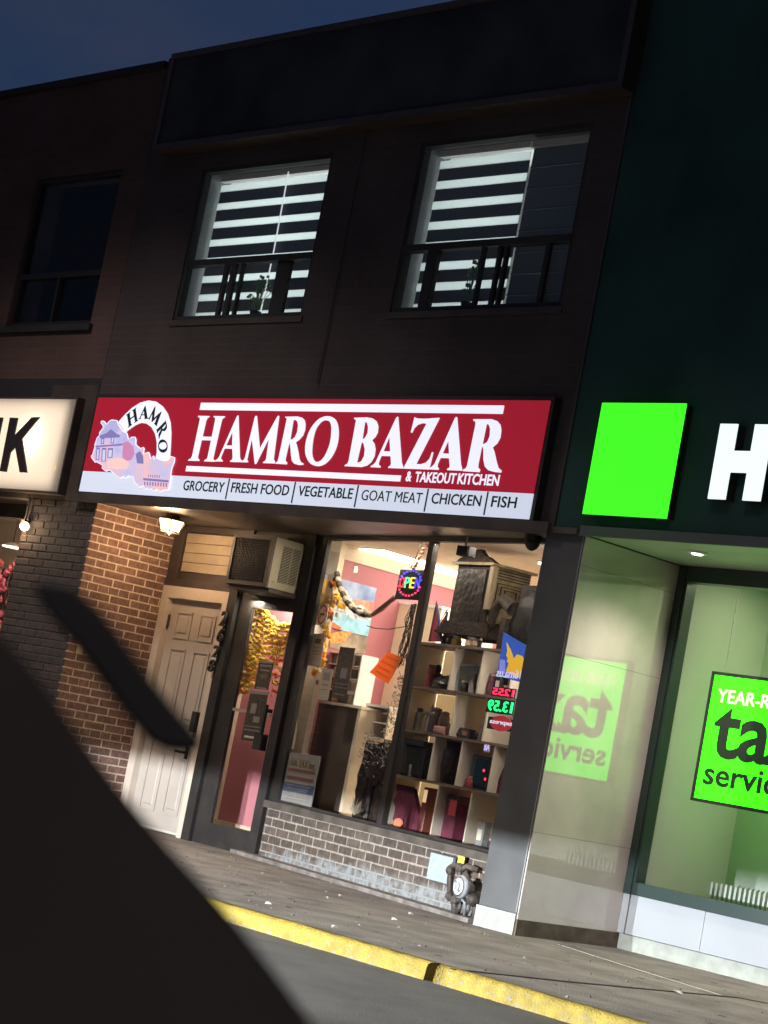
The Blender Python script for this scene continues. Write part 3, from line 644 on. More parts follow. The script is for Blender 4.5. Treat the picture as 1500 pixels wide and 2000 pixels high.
z2 = lambda a, b: (660+a/4.4118, 780+b/4.4118)
tpx('&', *z2(584, 706), *z2(634, 710), *z2(596, 620), *z2(642, 622), M_wht, sg, .02)
tpx('TAKEOUT', *z2(662, 712), *z2(1012, 730), *z2(672, 625), *z2(1026, 634), M_wht, sg, .02)
tpx('KITCHEN', *z2(1030, 732), *z2(1384, 746), *z2(1042, 636), *z2(1398, 650), M_wht, sg, .02)
z1 = lambda a, b: (350+a/4.2857, 920+b/4.2857); zq = lambda a, b: (580+a/2.778, 740+b/2.778)
tpx('GROCERY', *z1(34, 164), *z1(370, 178), *z1(42, 80), *z1(388, 92), M_dgreen, sg, .012)
tpx('FRESH FOOD', *z1(432, 182), *z1(915, 204), *z1(446, 96), *z1(930, 116), M_dgreen, sg, .012)
tpx('VEGETABLE', *z1(995, 208), *z1(1448, 236), *z1(1003, 122), *z1(1462, 144), M_dgreen, sg, .012)
tpx('GOAT MEAT', *zq(350, 660), *zq(676, 676), *zq(354, 604), *zq(686, 616), M_dgreen, sg, .0)
tpx('CHICKEN', *zq(728, 678), *zq(995, 692), *zq(736, 618), *zq(1006, 632), M_dgreen, sg, .012)
tpx('FISH', *zq(1052, 695), *zq(1188, 703), *zq(1062, 634), *zq(1198, 642), M_dgreen, sg, .012)
for (u, v) in (z1(408, 145), z1(960, 175), z1(1487, 205), zq(704, 655), zq(1028, 672)):
    x, z = P(u, v); rect(x-.005, x+.005, z-.085, z+.075, M_dgreen, sg, 'divider')
# logo: white arch with curved lettering and the map outline filled with a pale picture
L3 = Zm(150, 770, 6.818)
arch = [[(560,372),(640,280),(740,185),(850,115),(960,85),(1060,100),(1150,165),(1215,260),(1252,380),(1262,520),(1255,700),(1242,890),(1050,872),(1072,780),(1072,640),(1050,530),(1000,440),(930,390),(860,382),(790,410),(730,450),(650,512)]]
obj('arch', MB().prism(prism_px(L3, arch), YL, SY-.0004), M_wht, sg)
mapo = [(330,370),(350,352),(380,362),(410,400),(440,360),(480,340),(550,350),(570,400),(615,470),(640,500),(680,515),(705,600),(740,570),(790,570),(805,610),(803,675),(860,720),(900,705),(915,730),(905,790),(970,770),(985,800),(1000,860),(1030,820),(1045,830),(1045,870),(1075,845),(1150,880),(1220,885),(1265,825),(1320,845),(1318,900),(1280,1000),(1270,1080),(1262,1160),(1240,1270),(1220,1290),(1190,1280),(1120,1305),(1080,1270),(1040,1300),(1000,1265),(980,1285),(950,1255),(925,1280),(900,1225),(850,1248),(810,1210),(775,1170),(765,1110),(700,1095),(665,1130),(640,1100),(590,1130),(520,1080),(480,1040),(440,1015),(400,1035),(345,990),(350,950),(270,905),(255,915),(205,850),(200,820),(215,815),(250,700),(245,680),(280,580),(310,550),(310,510),(360,450),(355,420),(330,390)]
obj('map_border', MB().prism(prism_px(L3, [mapo]), YL-.004, YL-.0005), M_wht, sg)
cx_ = sum(p[0] for p in mapo)/len(mapo); cy_ = sum(p[1] for p in mapo)/len(mapo)
inner = []
for i, p in enumerate(mapo):                       # inset outline
    a, b = Vector(mapo[i-1]), Vector(mapo[(i+1) % len(mapo)]); d = (b-a).normalized(); nn = Vector((-d.y, d.x)); inner.append((p[0]+nn.x*11, p[1]+nn.y*11))
def picture_mat():
    m = bpy.data.materials.new('lit_map_picture'); m.use_nodes = True; t = m.node_tree; b = t.nodes['Principled BSDF']; L = t.links.new
    g = t.nodes.new('ShaderNodeNewGeometry'); n = t.nodes.new('ShaderNodeTexNoise'); n.inputs['Scale'].default_value = 6; n.inputs['Detail'].default_value = 3
    L(g.outputs['Position'], n.inputs['Vector']); r = t.nodes.new('ShaderNodeValToRGB'); e = r.color_ramp.elements
    e[0].position = .35; e[0].color = (.30, .31, .62, 1); e[1].position = .72; e[1].color = (.85, .42, .40, 1)
    k = e.new(.5); k.color = (.46, .45, .74, 1); k = e.new(.62); k.color = (.62, .42, .58, 1)
    sp = t.nodes.new('ShaderNodeSeparateXYZ'); L(g.outputs['Position'], sp.inputs[0])
    mp = t.nodes.new('ShaderNodeMapRange'); mp.inputs[1].default_value = sz0+.12; mp.inputs[2].default_value = sz0+.62; mp.inputs[3].default_value = .17; mp.inputs[4].default_value = -.08; L(sp.outputs[2], mp.inputs[0])
    ad = t.nodes.new('ShaderNodeMath'); L(n.outputs['Fac'], ad.inputs[0]); L(mp.outputs[0], ad.inputs[1]); L(ad.outputs[0], r.inputs[0])
    L(r.outputs[0], b.inputs['Emission Color']); b.inputs['Emission Strength'].default_value = .9; b.inputs['Base Color'].default_value = (.4, .4, .5, 1); return m
M_pic = picture_mat(); M_lil = emis('lit_lilac_print', (.20, .18, .42), .9); M_lilp = emis('lit_pale_lilac', (.58, .58, .80), .9); M_peach = emis('lit_peach_print', (.82, .55, .52), .9); M_rose = emis('lit_rose_print', (.55, .22, .42), .9)
obj('map_picture', MB().prism(prism_px(L3, [inner]), YL-.006, YL-.0045), M_pic, sg)
def ppoly(pts, m, name='print', lift=.001): obj(name, MB().prism(prism_px(L3, [pts]), YL-.0062-lift, YL-.0061), m, sg)
ppoly([(630,650),(700,632),(770,700),(785,800),(740,880),(680,890),(625,850)], M_rose, 'rose_print')
ppoly([(430,890),(500,858),(600,855),(690,895),(715,950),(680,1000),(560,1010),(440,990),(415,940)], M_peach, 'dome_print')
ppoly([(318,556),(420,520),(470,470),(560,540),(596,548),(580,580),(330,590)], M_lil, 'roof_print', .0014)
ppoly([(268,690),(560,668),(630,660),(620,686),(272,712)], M_lil, 'roof_print', .0014)
for (a, b, c, d) in ((345,580,385,668),(475,560,520,660),(278,715,325,880),(352,720,412,900),(432,722,500,850)):
    ppoly([(a, b), (c, b), (c-10, d), (a-10, d)], M_lil, 'window_print', .0018); ppoly([(a+12, b+25), (c-12, b+25), (c-20, d-10), (a+4, d-10)], M_lilp, 'window_print', .0022)
ppoly([(905,1120),(1240,1150),(1238,1178),(900,1150)], M_lil, 'cornice_print', .0014)
for k in range(9):
    a = 915+k*36; ppoly([(a, 1168+k*2), (a+16, 1169+k*2), (a+12, 1215+k*3), (a-4, 1214+k*3)], M_lil, 'window_print', .0016)
for k in range(6):
    a = 970+k*28; ppoly([(a, 1075+k*2), (a+10, 1075+k*2), (a+7, 1105+k*3), (a-3, 1105+k*3)], M_lil, 'window_print', .0016)
ppoly([(800,800),(860,760),(900,830),(905,930),(820,925)], M_lil, 'house_print', .0013)
# curved word on the arch, built from the same serif letters
def place_glyph(key, bl, br, tl_):
    Zf, loops, sm = G[key]; allp = [Vector(Zf(a, b)) for a, b in loops[0]]
    xa, xb = min(p.x for p in allp), max(p.x for p in allp); za, zb_ = min(p.y for p in allp), max(p.y for p in allp)
    O, U, V = Vector(L3(*bl)), Vector(L3(*br)), Vector(L3(*tl_)); U -= O; V -= O
    res = [[tuple(O + U*((v.x-xa)/(xb-xa)) + V*((v.y-za)/(zb_-za))) for v in [Vector(Zf(a, b)) for a, b in (smoothloop(L, 2) if sm else L)]] for L in loops]
    obj('arch_letter', MB().prism(res, YL-.004, YL-.0003), M_dgreen, sg)
place_glyph('H', (690,450), (835,345), (660,285)); place_glyph('A', (832,335), (962,330), (858,160)); place_glyph('M', (960,330), (1075,435), (1040,150))
place_glyph('R', (1070,470), (1108,600), (1190,345)); place_glyph('O', (1092,610), (1098,785), (1215,600))

# dark blank sign box above the windows
gx0_, gz1_ = P(334, 106, -.16); gx1_, gz0_ = P(1215, 170, -.16); gx0_ = (gx0_ + P(300, 294, -.16)[0])/2; gz0_ = (gz0_ + P(300, 294, -.16)[1])/2
M_frame = mat('brown_sign_frame', (.055, .038, .032), .35, var=.2, vs=6)
M_dpan = mat('dark_panel', (.040, .044, .052), .8, spec=.1, var=.25, vs=2)
bs_ = thing('blank_sign_box', 'large dark blank sign box across the top of the middle building', 'sign', ((gx0_+gx1_)/2, -.08, gz0_))
obj('panel', MB().box(gx0_+.05, gx1_-.05, -.145, -.002, gz0_+.05, gz1_-.05), M_dpan, bs_)
for nm, (a, b, c, d) in dict(frame_bottom=(gx0_, gx1_, gz0_, gz0_+.05), frame_top=(gx0_, gx1_, gz1_-.05, gz1_), frame_left=(gx0_, gx0_+.05, gz0_+.05, gz1_-.05), frame_right=(gx1_-.05, gx1_, gz0_+.05, gz1_-.05)).items():
    obj(nm, MB().box(a, b, -.165, -.002, c, d), M_frame, bs_)

# ================================================================== RIGHT BUILDING
M_clad = mat('dark_teal_cladding', (.026, .064, .058), .7, spec=.15, var=.25, vs=1.2, bump=.05, bs=12)  # green sign glow and haze put into the dark cladding colour
M_marb = mat('polished_marble', (.50, .44, .41), .02, var=.06, vs=2.2, col2=(.60, .53, .49), spec=.9, coat=1)
M_marbw = mat('white_polished_tile', (.34, .35, .36), .12, var=.04, vs=2, spec=.6)
M_colm = mat('brushed_column_metal', (.095, .095, .093), .32, var=.15, vs=3, bump=.1, bs=25, spec=.6)
M_conc = mat('pale_concrete', (.33, .34, .29), .85, var=.15, vs=8, bump=.4, bs=50)
rbd = thing('tax_office_building', 'dark clad building with a marble lined shop recess on the right', 'building', (-6, .5, 0))
XM = -9.077; YW = 1.01
for k, xa in enumerate((XR+.03, -7.1, -4.85, -2.6)):
    for (za, zb_) in ((2.60, 6.9), (6.903, 10.5)):
        obj('cladding_panel', MB().box(xa+.001, xa+2.249, -.02, .25, za, zb_-.003), M_clad, rbd)
obj('cladding_edge', MB().box(XR+.008, XR+.030, -.03, .25, 2.60, 10.5), mat('edge_trim', (.05, .042, .035), .4), rbd)
obj('wall_core', MB().box(XR+.04, 0, .251, 6.0, 2.75, 10.4), M_clad, rbd)
obj('column', MB().box(-9.42, XM-.022, .0, 1.3, .135, 2.598), M_colm, rbd)
obj('column_trim', MB().box(XM-.020, XM-.012, -.004, .02, .14, 2.58), mat('bright_edge', (.6, .62, .6), .25, metal=.7), rbd)
obj('column_base', MB().box(-9.43, XM-.008, -.012, 1.3, 0, .132), M_conc, rbd)
# marble return wall in slabs
zs = [.10] + sorted([onX(1130, 1640, XM).z, onX(1195, 1301, XM).z, onX(1228, 1132, XM).z]) + [2.56]
print('marble rows', zs)
for k, (za, zb_) in enumerate(zip(zs[:-1], zs[1:])):
    obj('marble_slab', MB().box(XM-.010, XM, .004, YW-.02, za+.001, zb_-.001), M_marb, rbd)
obj('marble_backing', MB().box(XM-.0118, XM-.0102, .0, YW+.3, .10, 2.56), M_joint, rbd)
obj('skirting', MB().box(XM-.011, XM+.006, .0, YW, 0, .098), mat('brown_skirting', (.10, .075, .055), .7, var=.3, vs=10, bump=.3, bs=40), rbd)
# soffit planks, downlights
M_sofr = mat('pale_soffit', (.42, .44, .38), .45, var=.04, vs=3)
for k in range(4):
    obj('soffit_plank', MB().box(XM, 0, -.02+k*.34, .316+k*.34, 2.568, 2.598), M_sofr, rbd)
obj('soffit_lip', MB().box(XM-.02, 0, -.045, -.021, 2.555, 2.62), mat('soffit_lip_metal', (.10, .12, .11), .4), rbd)
dlp = onZ(1362, 1080, 2.56)
for k in range(1):
    T = thing('downlight', 'small round lit downlight set in the soffit over the tax window', 'downlight', (dlp.x+k*1.6, dlp.y, 2.56))
    obj('ring', MB().lathe((dlp.x+k*1.6, dlp.y, 2.553), [(.055, .0), (.065, .003), (.065, .014), (.045, .014), (.045, .002)], 18), M_white, T)
    obj('bulb', MB().lathe((dlp.x+k*1.6, dlp.y, 2.545), [(.001, 0), (.03, .002), (.042, .010), (.042, .02)], 16), emis('lit_bulb', (1, .95, .85), 6), T, smooth=True)
for k in range(3):
    lamp('downlight_lamp', 'SPOT', (dlp.x+k*1.6, dlp.y, 2.53), 105, (1, .87, .78), .04, target=(dlp.x+k*1.6, dlp.y, 0), spot=2.3, blend=.9)
# low tiled wall and window
zl = onY(1225, 1745, YW).z; print('low wall top', zl)
for k in range(7):
    xa = XM + .06 + k*.62
    obj('wall_tile', MB().box(xa+.0015, xa+.6185, YW-.02, YW+.15, .105, zl), M_marbw, rbd)
obj('tile_return', MB().box(XM+.002, XM+.058, YW-.03, YW+.15, .105, zl), M_marbw, rbd)
obj('tile_plinth', MB().box(XM+.002, 0, YW-.005, YW+.15, 0, .100), M_conc, rbd)
M_dg = mat('dark_green_frame', (.018, .035, .030), .3, spec=.6)
ff = MB(); fxa = XM+.004
xl_ = onY(1352, 1130, YW).x
ff.box(fxa, xl_, YW-.04, YW+.06, zl+.002, 2.566).box(xl_, 0, YW-.04, YW+.06, 2.46, 2.566).box(xl_, 0, YW-.04, YW+.06, zl+.002, zl+.085)
ff.box(xl_-.03, xl_-.022, YW-.05, YW-.04, zl+.002, 2.56)
two = obj('tax_window', ff, M_dg, rbd)
obj('pane', MB().box(xl_, 0, YW+.01, YW+.016, zl+.085, 2.46), M_glass, two)
M_part = mat('grey_partition', (.40, .40, .37), .6, var=.05, vs=2)
for k in range(5):
    obj('partition_panel', MB().box(-9.4+k*1.22, -8.186+k*1.22, 2.05, 2.09, 0, 2.55), M_part, rbd)
obj('office_ceiling', MB().box(XM-.4, 0, YW+.06, 4, 2.62, 2.66), M_part, rbd)
obj('office_floor', MB().box(XM-.4, 0, YW+.15, 4, .01, .05), M_part, rbd)
obj('office_side_wall', MB().box(XM-.012, XM-.0, YW+.07, 2.05, .05, 2.6), M_part, rbd)
lamp('office_light', 'AREA', (-7.4, 1.55, 2.58), 34, (.92, 1.0, .62), 2.6, target=(-7.4, 1.6, 0), size_y=.5)
# radiator behind the glass
rp = onY(1392, 1722, 1.75); T = thing('radiator', 'ribbed wall radiator standing low behind the tax office window', 'radiator', (rp.x+.5, 1.75, rp.z-.25))
obj('body', MB().box(rp.x, rp.x+1.1, 1.765, 1.83, rp.z-.26, rp.z-.01), M_part, T)
for k in range(28): obj('fin', MB().box(rp.x+k*.04, rp.x+k*.04+.018, 1.735, 1.764, rp.z-.25, rp.z), M_part, T)

# green square sign and letter H
GY = -.11
M_green = emis('lit_green_face', (.06, 1.15, .02), 1.0)
a, b = P(1172, 786, GY), P(1335, 787, GY); c, d = P(1138, 1003, GY), P(1302, 1012, GY)
T = thing('green_square_sign', 'bright green lit square sign on the dark fascia', 'sign', ((a[0]+b[0])/2, -.07, c[1]))
X0, X1, Z0, Z1 = (a[0]+c[0])/2, (b[0]+d[0])/2, (c[1]+d[1])/2, (a[1]+b[1])/2
obj('face', MB().cham(X0, X1, GY, GY+.02, Z0, Z1, .008), M_green, T); obj('can', MB().box(X0+.004, X1-.004, GY+.021, -.021, Z0+.004, Z1-.004), M_black, T)
M_wl = emis('lit_cool_white', (.88, 1.05, 1.0), 1.0)
T = thing('white_letter', 'lit white block letter H on the fascia right of the green square', 'letter sign', (-8.0, -.06, 2.8))
h = Zm(1040, 740, 3.26)
hb, ht = h(1115, 765, GY), h(1195, 285, GY); r_ = h(1448, 775, GY); HX0, HX1 = (hb[0]+ht[0])/2, r_[0]; HZ0, HZ1 = (hb[1]+r_[1])/2, ht[1]
sw = (HX1-HX0)*.335; zc0, zc1 = h(1350, 597, GY)[1], h(1385, 460, GY)[1]
lp = [(HX0, HZ0), (HX0+sw, HZ0), (HX0+sw, zc0), (HX1-sw, zc0), (HX1-sw, HZ0), (HX1, HZ0), (HX1, HZ1), (HX1-sw, HZ1), (HX1-sw, zc1), (HX0+sw, zc1), (HX0+sw, HZ1), (HX0, HZ1)]
obj('face', MB().prism([lp], GY, GY+.01), M_wl, T); obj('can', MB().prism([lp], GY+.011, -.021), M_black, T)

# tax sign hanging in the window
TY = 1.07
M_tg = emis('lit_tax_green', (.07, 2.9, .01), 1.0); M_tw = emis('lit_cream_text', (1.6, 1.5, .85), 1.0); M_td = mat('black_green_print', (.01, .03, .015), .5)
a = onY(1393, 1311, TY); c = onY(1350, 1563, TY); TX0 = (a.x+c.x)/2; TZ1, TZ0 = a.z, c.z; TX1 = TX0 + .94
T = thing('tax_sign', 'bright green lit window sign reading YEAR-ROUND tax services', 'sign', ((TX0+TX1)/2, TY, TZ0))
obj('case', MB().box(TX0+.02, TX1-.02, TY+.004, TY+.05, TZ0+.02, TZ1-.02), M_black, T)
for nm, (p, q, r, s) in dict(frame_left=(TX0, TX0+.022, TZ0, TZ1), frame_right=(TX1-.022, TX1, TZ0, TZ1), frame_top=(TX0+.022, TX1-.022, TZ1-.022, TZ1), frame_bottom=(TX0+.022, TX1-.022, TZ0, TZ0+.022)).items():
    obj(nm, MB().box(p, q, TY-.012, TY+.05, r, s), M_blackm, T)
obj('face', MB().box(TX0+.022, TX1-.022, TY-.004, TY+.003, TZ0+.022, TZ1-.022), M_tg, T)
obj('back_face', MB().box(TX0+.03, TX1-.03, TY+.051, TY+.056, TZ0+.03, TZ1-.03), M_tg, T)  # unseen glowing back added to throw green onto the partition
z8 = lambda a_, b_2: (1300+a_/5, 1240+b_2/5)
q0 = onY(*z8(540, 660), TY); q1 = onY(*z8(525, 525), TY)
text('YEAR-ROUND', ID, q1.x, TX1-.06, q0.z, q1.z, M_tw, T, y0=TY-.008, thick=.003, bold=.01)
q0 = onY(*z8(495, 1190), TY); q1 = onY(*z8(545, 700), TY); qx = onY(*z8(480, 880), TY)
text('tax', ID, qx.x, TX1-.06, q0.z-.01, q1.z, M_td, T, y0=TY-.009, thick=.004, bold=.02)
q0 = onY(*z8(375, 1460), TY); q1 = onY(*z8(400, 1270), TY)
text('services', ID, q0.x-.01, TX1-.07, q0.z, q1.z+.02, M_td, T, y0=TY-.008, thick=.003, bold=.02)
obj('chain', MB().tube([(TX0+.08, TY+.02, TZ1), (TX0+.08, TY+.02, 2.6)], .003, 5), M_steel, T)
obj('chain', MB().tube([(TX1-.08, TY+.02, TZ1), (TX1-.08, TY+.02, 2.6)], .003, 5), M_steel, T)

# ================================================================== LEFT BUILDING
lb = thing('left_building', 'reddish brown brick building with a dark upstairs window on the left', 'building', (-20, .5, 0))
w0 = (-16.43, -15.11, 4.10, 5.50)
f = MB(); wall_with_holes(f, -40, XL-.005, 3.62, 6.36, 0, .3, [w0]); f.box(-40, XL-.005, .3, 9, 6.2, 6.36)
obj('wall', f, M_facadeL, lb)
obj('coping', MB().box(-40, XL-.002, -.04, .34, 6.362, 6.42), M_black, lb)
obj('fascia', MB().box(-40, XL-.005, .0, .3, 2.56, 3.62), M_blackm, lb)
fr = MB(); e = .045
for a, b, c, d in ((w0[0], w0[0]+e, w0[2], w0[3]), (w0[1]-e, w0[1], w0[2], w0[3]), (w0[0]+e, w0[1]-e, w0[3]-e, w0[3]), (w0[0]+e, w0[1]-e, w0[2], w0[2]+e), (w0[0]+e, w0[1]-e, 4.55, 4.60), (-15.79, -15.76, w0[2]+e, 4.55)):
    fr.box(a, b, .03, .09, c, d)
fo = obj('window', fr, mat('brown_window_frame', (.022, .017, .016), .5), lb)
obj('pane', MB().box(w0[0]+e, w0[1]-e, .06, .066, w0[2]+e, w0[3]-e), glass('dark_glass', refl=.015), fo)
obj('sill', MB().box(w0[0]-.05, w0[1]+.05, -.04, .02, w0[2]-.06, w0[2]-.002), M_blackm, lb)
obj('dark_room', MB().box(-16.8, -14.8, 1.4, 1.45, 3.8, 5.8), mat('dim_grey_curtain', (.06, .06, .065), .9, var=.5, vs=3), lb)
obj('soffit', MB().box(-40, -15.48, -.04, .6, 2.545, 2.60), M_soff, lb)
# shop front at the far left
obj('shop_frame', MB().box(-40, -15.48, .30, .38, 2.42, 2.543).box(-40, -15.48, .30, .38, 0, .5), M_black, lb)
obj('shop_frame_post', MB().box(-15.56, -15.482, .26, .40, .5, 2.543), M_brown, lb)
wo2 = obj('shop_window', MB().box(-40, -15.56, .33, .335, .5, 2.42), M_glass, lb)
obj('inside_wall', MB().box(-19.5, -15.3, 2.3, 2.35, 0, 2.9), M_cream, lb)
obj('inside_ceiling', MB().box(-19.5, -15.3, .4, 2.3, 2.66, 2.70), M_cream, lb)
obj('inside_panel', MB().box(-18.5, -15.7, .95, 1.0, .3, 2.02), mat('plum_panel', (.09, .03, .04), .6, var=.4, vs=6), lb)
lamp('left_shop_light', 'POINT', (-17.0, 1.35, 1.85), 55, (1.0, .74, .52), .12)
# its lit sign with a translucent face and a real lamp inside
a, c = P(152, 780), P(108, 960); NX1 = (a[0]+c[0])/2; NZ0, NZ1 = c[1], a[1]
T = thing('cream_sign', 'glowing cream sign with the dark letters NK at the left edge', 'sign', (NX1-.8, -.1, NZ0))
YN = SY
obj('face', MB().box(-18.2, NX1, YN, YN+.004, NZ0, NZ1), translucent('cream_sign_face', (.84, .79, .72), .85), T)
cs = MB().box(-18.2, NX1+.02, -.006, -.003, NZ0-.02, NZ1+.02).box(-18.2, NX1+.02, YN+.0, -.006, NZ1+.001, NZ1+.02).box(-18.2, NX1+.02, YN+.0, -.006, NZ0-.02, NZ0-.001).box(NX1+.001, NX1+.02, YN+.0, -.006, NZ0, NZ1)
obj('case', cs, M_brown, T)
M_nk = mat('dark_plum_letter', (.030, .020, .024), .5)
k7 = Zm(0, 740, 3.571)
K = [(76,272),(130,274),(104,400),(228,270),(283,268),(160,420),(194,655),(144,652),(112,478),(78,515),(50,650),(4,645)]
obj('letter', MB().prism([[k7(a, b) for a, b in K]], YN-.012, YN-.0005), M_nk, T)
kx0 = min(k7(a, b)[0] for a, b in K); kz0 = k7(30, 648)[1]; kz1 = k7(100, 273)[1]; nx1 = k7(26, 275)[0]; nx0 = nx1-.36; s_ = .085
obj('letter', MB().prism([[(nx0, kz0), (nx0+s_, kz0), (nx0+s_, kz1-.22), (nx1-s_, kz0), (nx1, kz0), (nx1, kz1), (nx1-s_, kz1), (nx1-s_, kz0+.22), (nx0+s_, kz1), (nx0, kz1)]], YN-.012, YN-.0005), M_nk, T)
lamp('sign_tube', 'AREA', (-16.6, -.010, (NZ0+NZ1)/2), 15, (1.0, .90, .80), 3.1, target=(-16.6, -1, (NZ0+NZ1)/2), size_y=.75)
hs = onY(70, 858, -.02); lamp('sign_bulb', 'AREA', (hs.x, -.012, hs.z), 1.3, (1.0, .86, .70), .34, target=(hs.x, -1, hs.z), shape='ELLIPSE', size_y=.26)
p = onY(108, 915, YN-.004)
tag(obj('leaf', MB().add([(p.x-.02, YN-.006, p.z-.03), (p.x+.02, YN-.012, p.z), (p.x, YN-.006, p.z+.04)], [(0, 1, 2)]), emis('lit_yellow_leaf', (.8, .7, .25), .8)), 'tiny yellow leaf stuck low on the cream sign', 'leaf')  # light of the sign put into the leaf as its own glow

# left shop: bulb lantern, ceiling lamp, branches with pink flowers
p = onY(48, 1028, -.04)
T = thing('bulb_lamp', 'glowing round bulb under the soffit of the far left shop', 'lamp', (p.x, p.y, p.z))
obj('globe', MB().blob(p, .040, 12, 8, 0), emis('lit_warm_bulb', (1.0, .78, .42), 7), T, smooth=True)
obj('stem', MB().tube([(p.x, p.y, p.z+.03), (p.x, p.y, 2.545)], .008, 6).box(p.x-.03, p.x+.03, p.y-.03, p.y+.03, p.z+.038, p.z+.055), M_black, T)
lamp('bulb_light', 'POINT', (p.x-.02, p.y-.06, p.z), 9, (1, .68, .38), .03)
p = onY(24, 1070, 1.2); T = thing('pendant_lamp', 'small flat lit lamp hanging inside the far left shop', 'lamp', (p.x, 1.2, p.z))
obj('shade', MB().lathe(p, [(.03, .05), (.11, .02), (.11, .012), (.03, .04)], 14), M_steel, T)
obj('bulb', MB().lathe(p, [(.02, .0), (.10, .0), (.10, .010), (.02, .010)], 14), emis('lit_shade', (1, .95, .82), 3), T)
obj('cord', MB().tube([(p.x, 1.2, p.z+.05), (p.x, 1.2, 2.66)], .005, 5), M_black, T)
T = thing('flower_branches', 'dark branches with pink and cream flowers in the far left shop window', 'branches', (-15.75, .6, .6))
br = MB(); fl = MB(); fc = MB()
for k in range(16):
    q0 = onY(random.uniform(-30, 38), 1250, .5); x = q0.x; z = q0.z-.1; pth = [(x, .5, z)]
    for j in range(6):
        x += random.uniform(-.06, .07); z += random.uniform(.08, .17); pth.append((x, .5+random.uniform(-.05, .05), z))
    br.tube(pth, [.012, .010, .008, .007, .006, .005, .004], 5)
    for q in pth[1:]:
        if random.random() < .8: (fl if random.random() < .7 or q[2] > 1.5 else fc).blob((q[0]+random.uniform(-.04, .04), q[1]-.03, q[2]), random.choice([(.03, .02, .03), (.022, .015, .03), (.04, .02, .03)]), 7, 4, .3)
obj('twig', br, M_brown, T); obj('pink_flower', fl, mat('pink_petal', (.55, .12, .17), .6), T); obj('cream_flower', fc, mat('cream_petal', (.8, .5, .28), .6), T)
lamp('flower_light', 'AREA', (-15.8, .42, 2.38), 14, (1.0, .72, .48), .5, target=(-15.9, .6, 0))

# small glint device on the pier
p = onY(155, 1268, -.03)
tag(obj('door_bell', MB().cham(p.x-.035, p.x-.003, -.035, -.012, p.z-.035, p.z+.035, .005).cham(p.x+.003, p.x+.025, -.035, -.012, p.z-.03, p.z+.035, .005).box(p.x-.03, p.x+.02, -.012, -.006, p.z-.04, p.z+.04), mat('cream_plastic', (.75, .62, .30), .3)), 'little pale brass bell plate on the dark brick pier', 'bell plate')

# ================================================================== RECESS FITTINGS
# lantern
lc = Vector((-13.905, .34, 2.535)); lz = onY(335, 1023, .34)
LX = lz.x
T = thing('wall_lantern', 'lit glass ceiling lantern under the soffit in front of the brick side wall', 'lantern', (LX, .34, 2.38))
M_lg = emis('lit_lantern_glass', (1.0, .70, .32), 6.0)
n = 6; top, bot, zt, zb_ = .118, .085, 2.505, 2.415
def hexp(r, z, off=0): return [(LX+r*math.cos(off+i*math.pi/3+.35), .34+r*math.sin(off+i*math.pi/3+.35), z) for i in range(6)]
T1, B1 = hexp(top, zt), hexp(bot, zb_)
for i in range(6):
    j = (i+1) % 6; ctr = Vector((LX, .34, 0))
    v = [Vector(B1[i]), Vector(B1[j]), Vector(T1[j]), Vector(T1[i])]
    inn = [q + (Vector((LX, .34, q.z))-q)*.06 for q in v]
    obj('glass_pane', MB().add([tuple(q) for q in v+inn], [(0, 1, 2, 3), (7, 6, 5, 4), (0, 4, 5, 1), (2, 6, 7, 3), (1, 5, 6, 2), (3, 7, 4, 0)]), M_lg, T)
    obj('glazing_bar', MB().tube([v[0]+(v[0]-Vector((LX, .34, v[0].z)))*.03, v[3]+(v[3]-Vector((LX, .34, v[3].z)))*.03], .005, 5), M_blackm, T)
obj('roof', MB().lathe((LX, .34, 2.508), [(.125, 0), (.125, .006), (.06, .028), (.05, .05)], 6), M_blackm, T)
obj('finial', MB().lathe((LX, .34, 2.385), [(.004, 0), (.012, .012), (.03, .024), (.08, .028)], 8), M_blackm, T)
obj('bottom_ring', MB().tube([*B1, B1[0]], .005, 5), M_blackm, T)
lamp('lantern_light', 'POINT', (LX, .30, 2.36), 25, (1.0, .66, .38), .06)
lamp('lantern_uplight', 'POINT', (LX+.02, .16, 2.47), 3.0, (1.0, .60, .28), .03)
# air conditioner
ay = .50
q = [onY(455, 1040, ay), onY(537, 1046, ay), onY(443, 1137, ay), onY(520, 1148, ay)]
ax0, ax1 = (q[0].x+q[2].x)/2, (q[1].x+q[3].x)/2; az0, az1 = (q[2].z+q[3].z)/2, (q[0].z+q[1].z)/2
print('AC', ax0, ax1, az0, az1)
M_ac = mat('beige_plastic_case', (.42, .38, .26), .45, var=.06, vs=6)
T = thing('air_conditioner', 'boxy window air conditioner sticking out above the doors', 'air conditioner', ((ax0+ax1)/2, .7, az0))
az1 = min(az1, 2.55)
obj('case', MB().box(ax0+.005, ax1-.013, ay+.03, YB-.002, az0+.004, az1-.004).box(ax0-.0, ax1, ay+.02, ay+.028, az0, az1), M_ac, T)
fm = MB().box(ax0, ax1, ay, ay+.019, az1-.035, az1).box(ax0, ax1, ay, ay+.019, az0, az0+.03).box(ax0, ax0+.03, ay, ay+.019, az0+.03, az1-.035).box(ax1-.045, ax1, ay, ay+.019, az0+.03, az1-.035)
obj('front_frame', fm, M_brown, T)
obj('coil', MB().box(ax0+.03, ax1-.045, ay+.014, ay+.018, az0+.03, az1-.035), M_blackm, T)
gm = MB()
for k in range(22): x = ax0+.035+k*(ax1-ax0-.085)/21; gm.box(x-.001, x+.001, ay+.006, ay+.009, az0+.03, az1-.035)
for k in range(18): z = az0+.035+k*(az1-az0-.075)/17; gm.box(ax0+.03, ax1-.045, ay+.003, ay+.006, z-.001, z+.001)
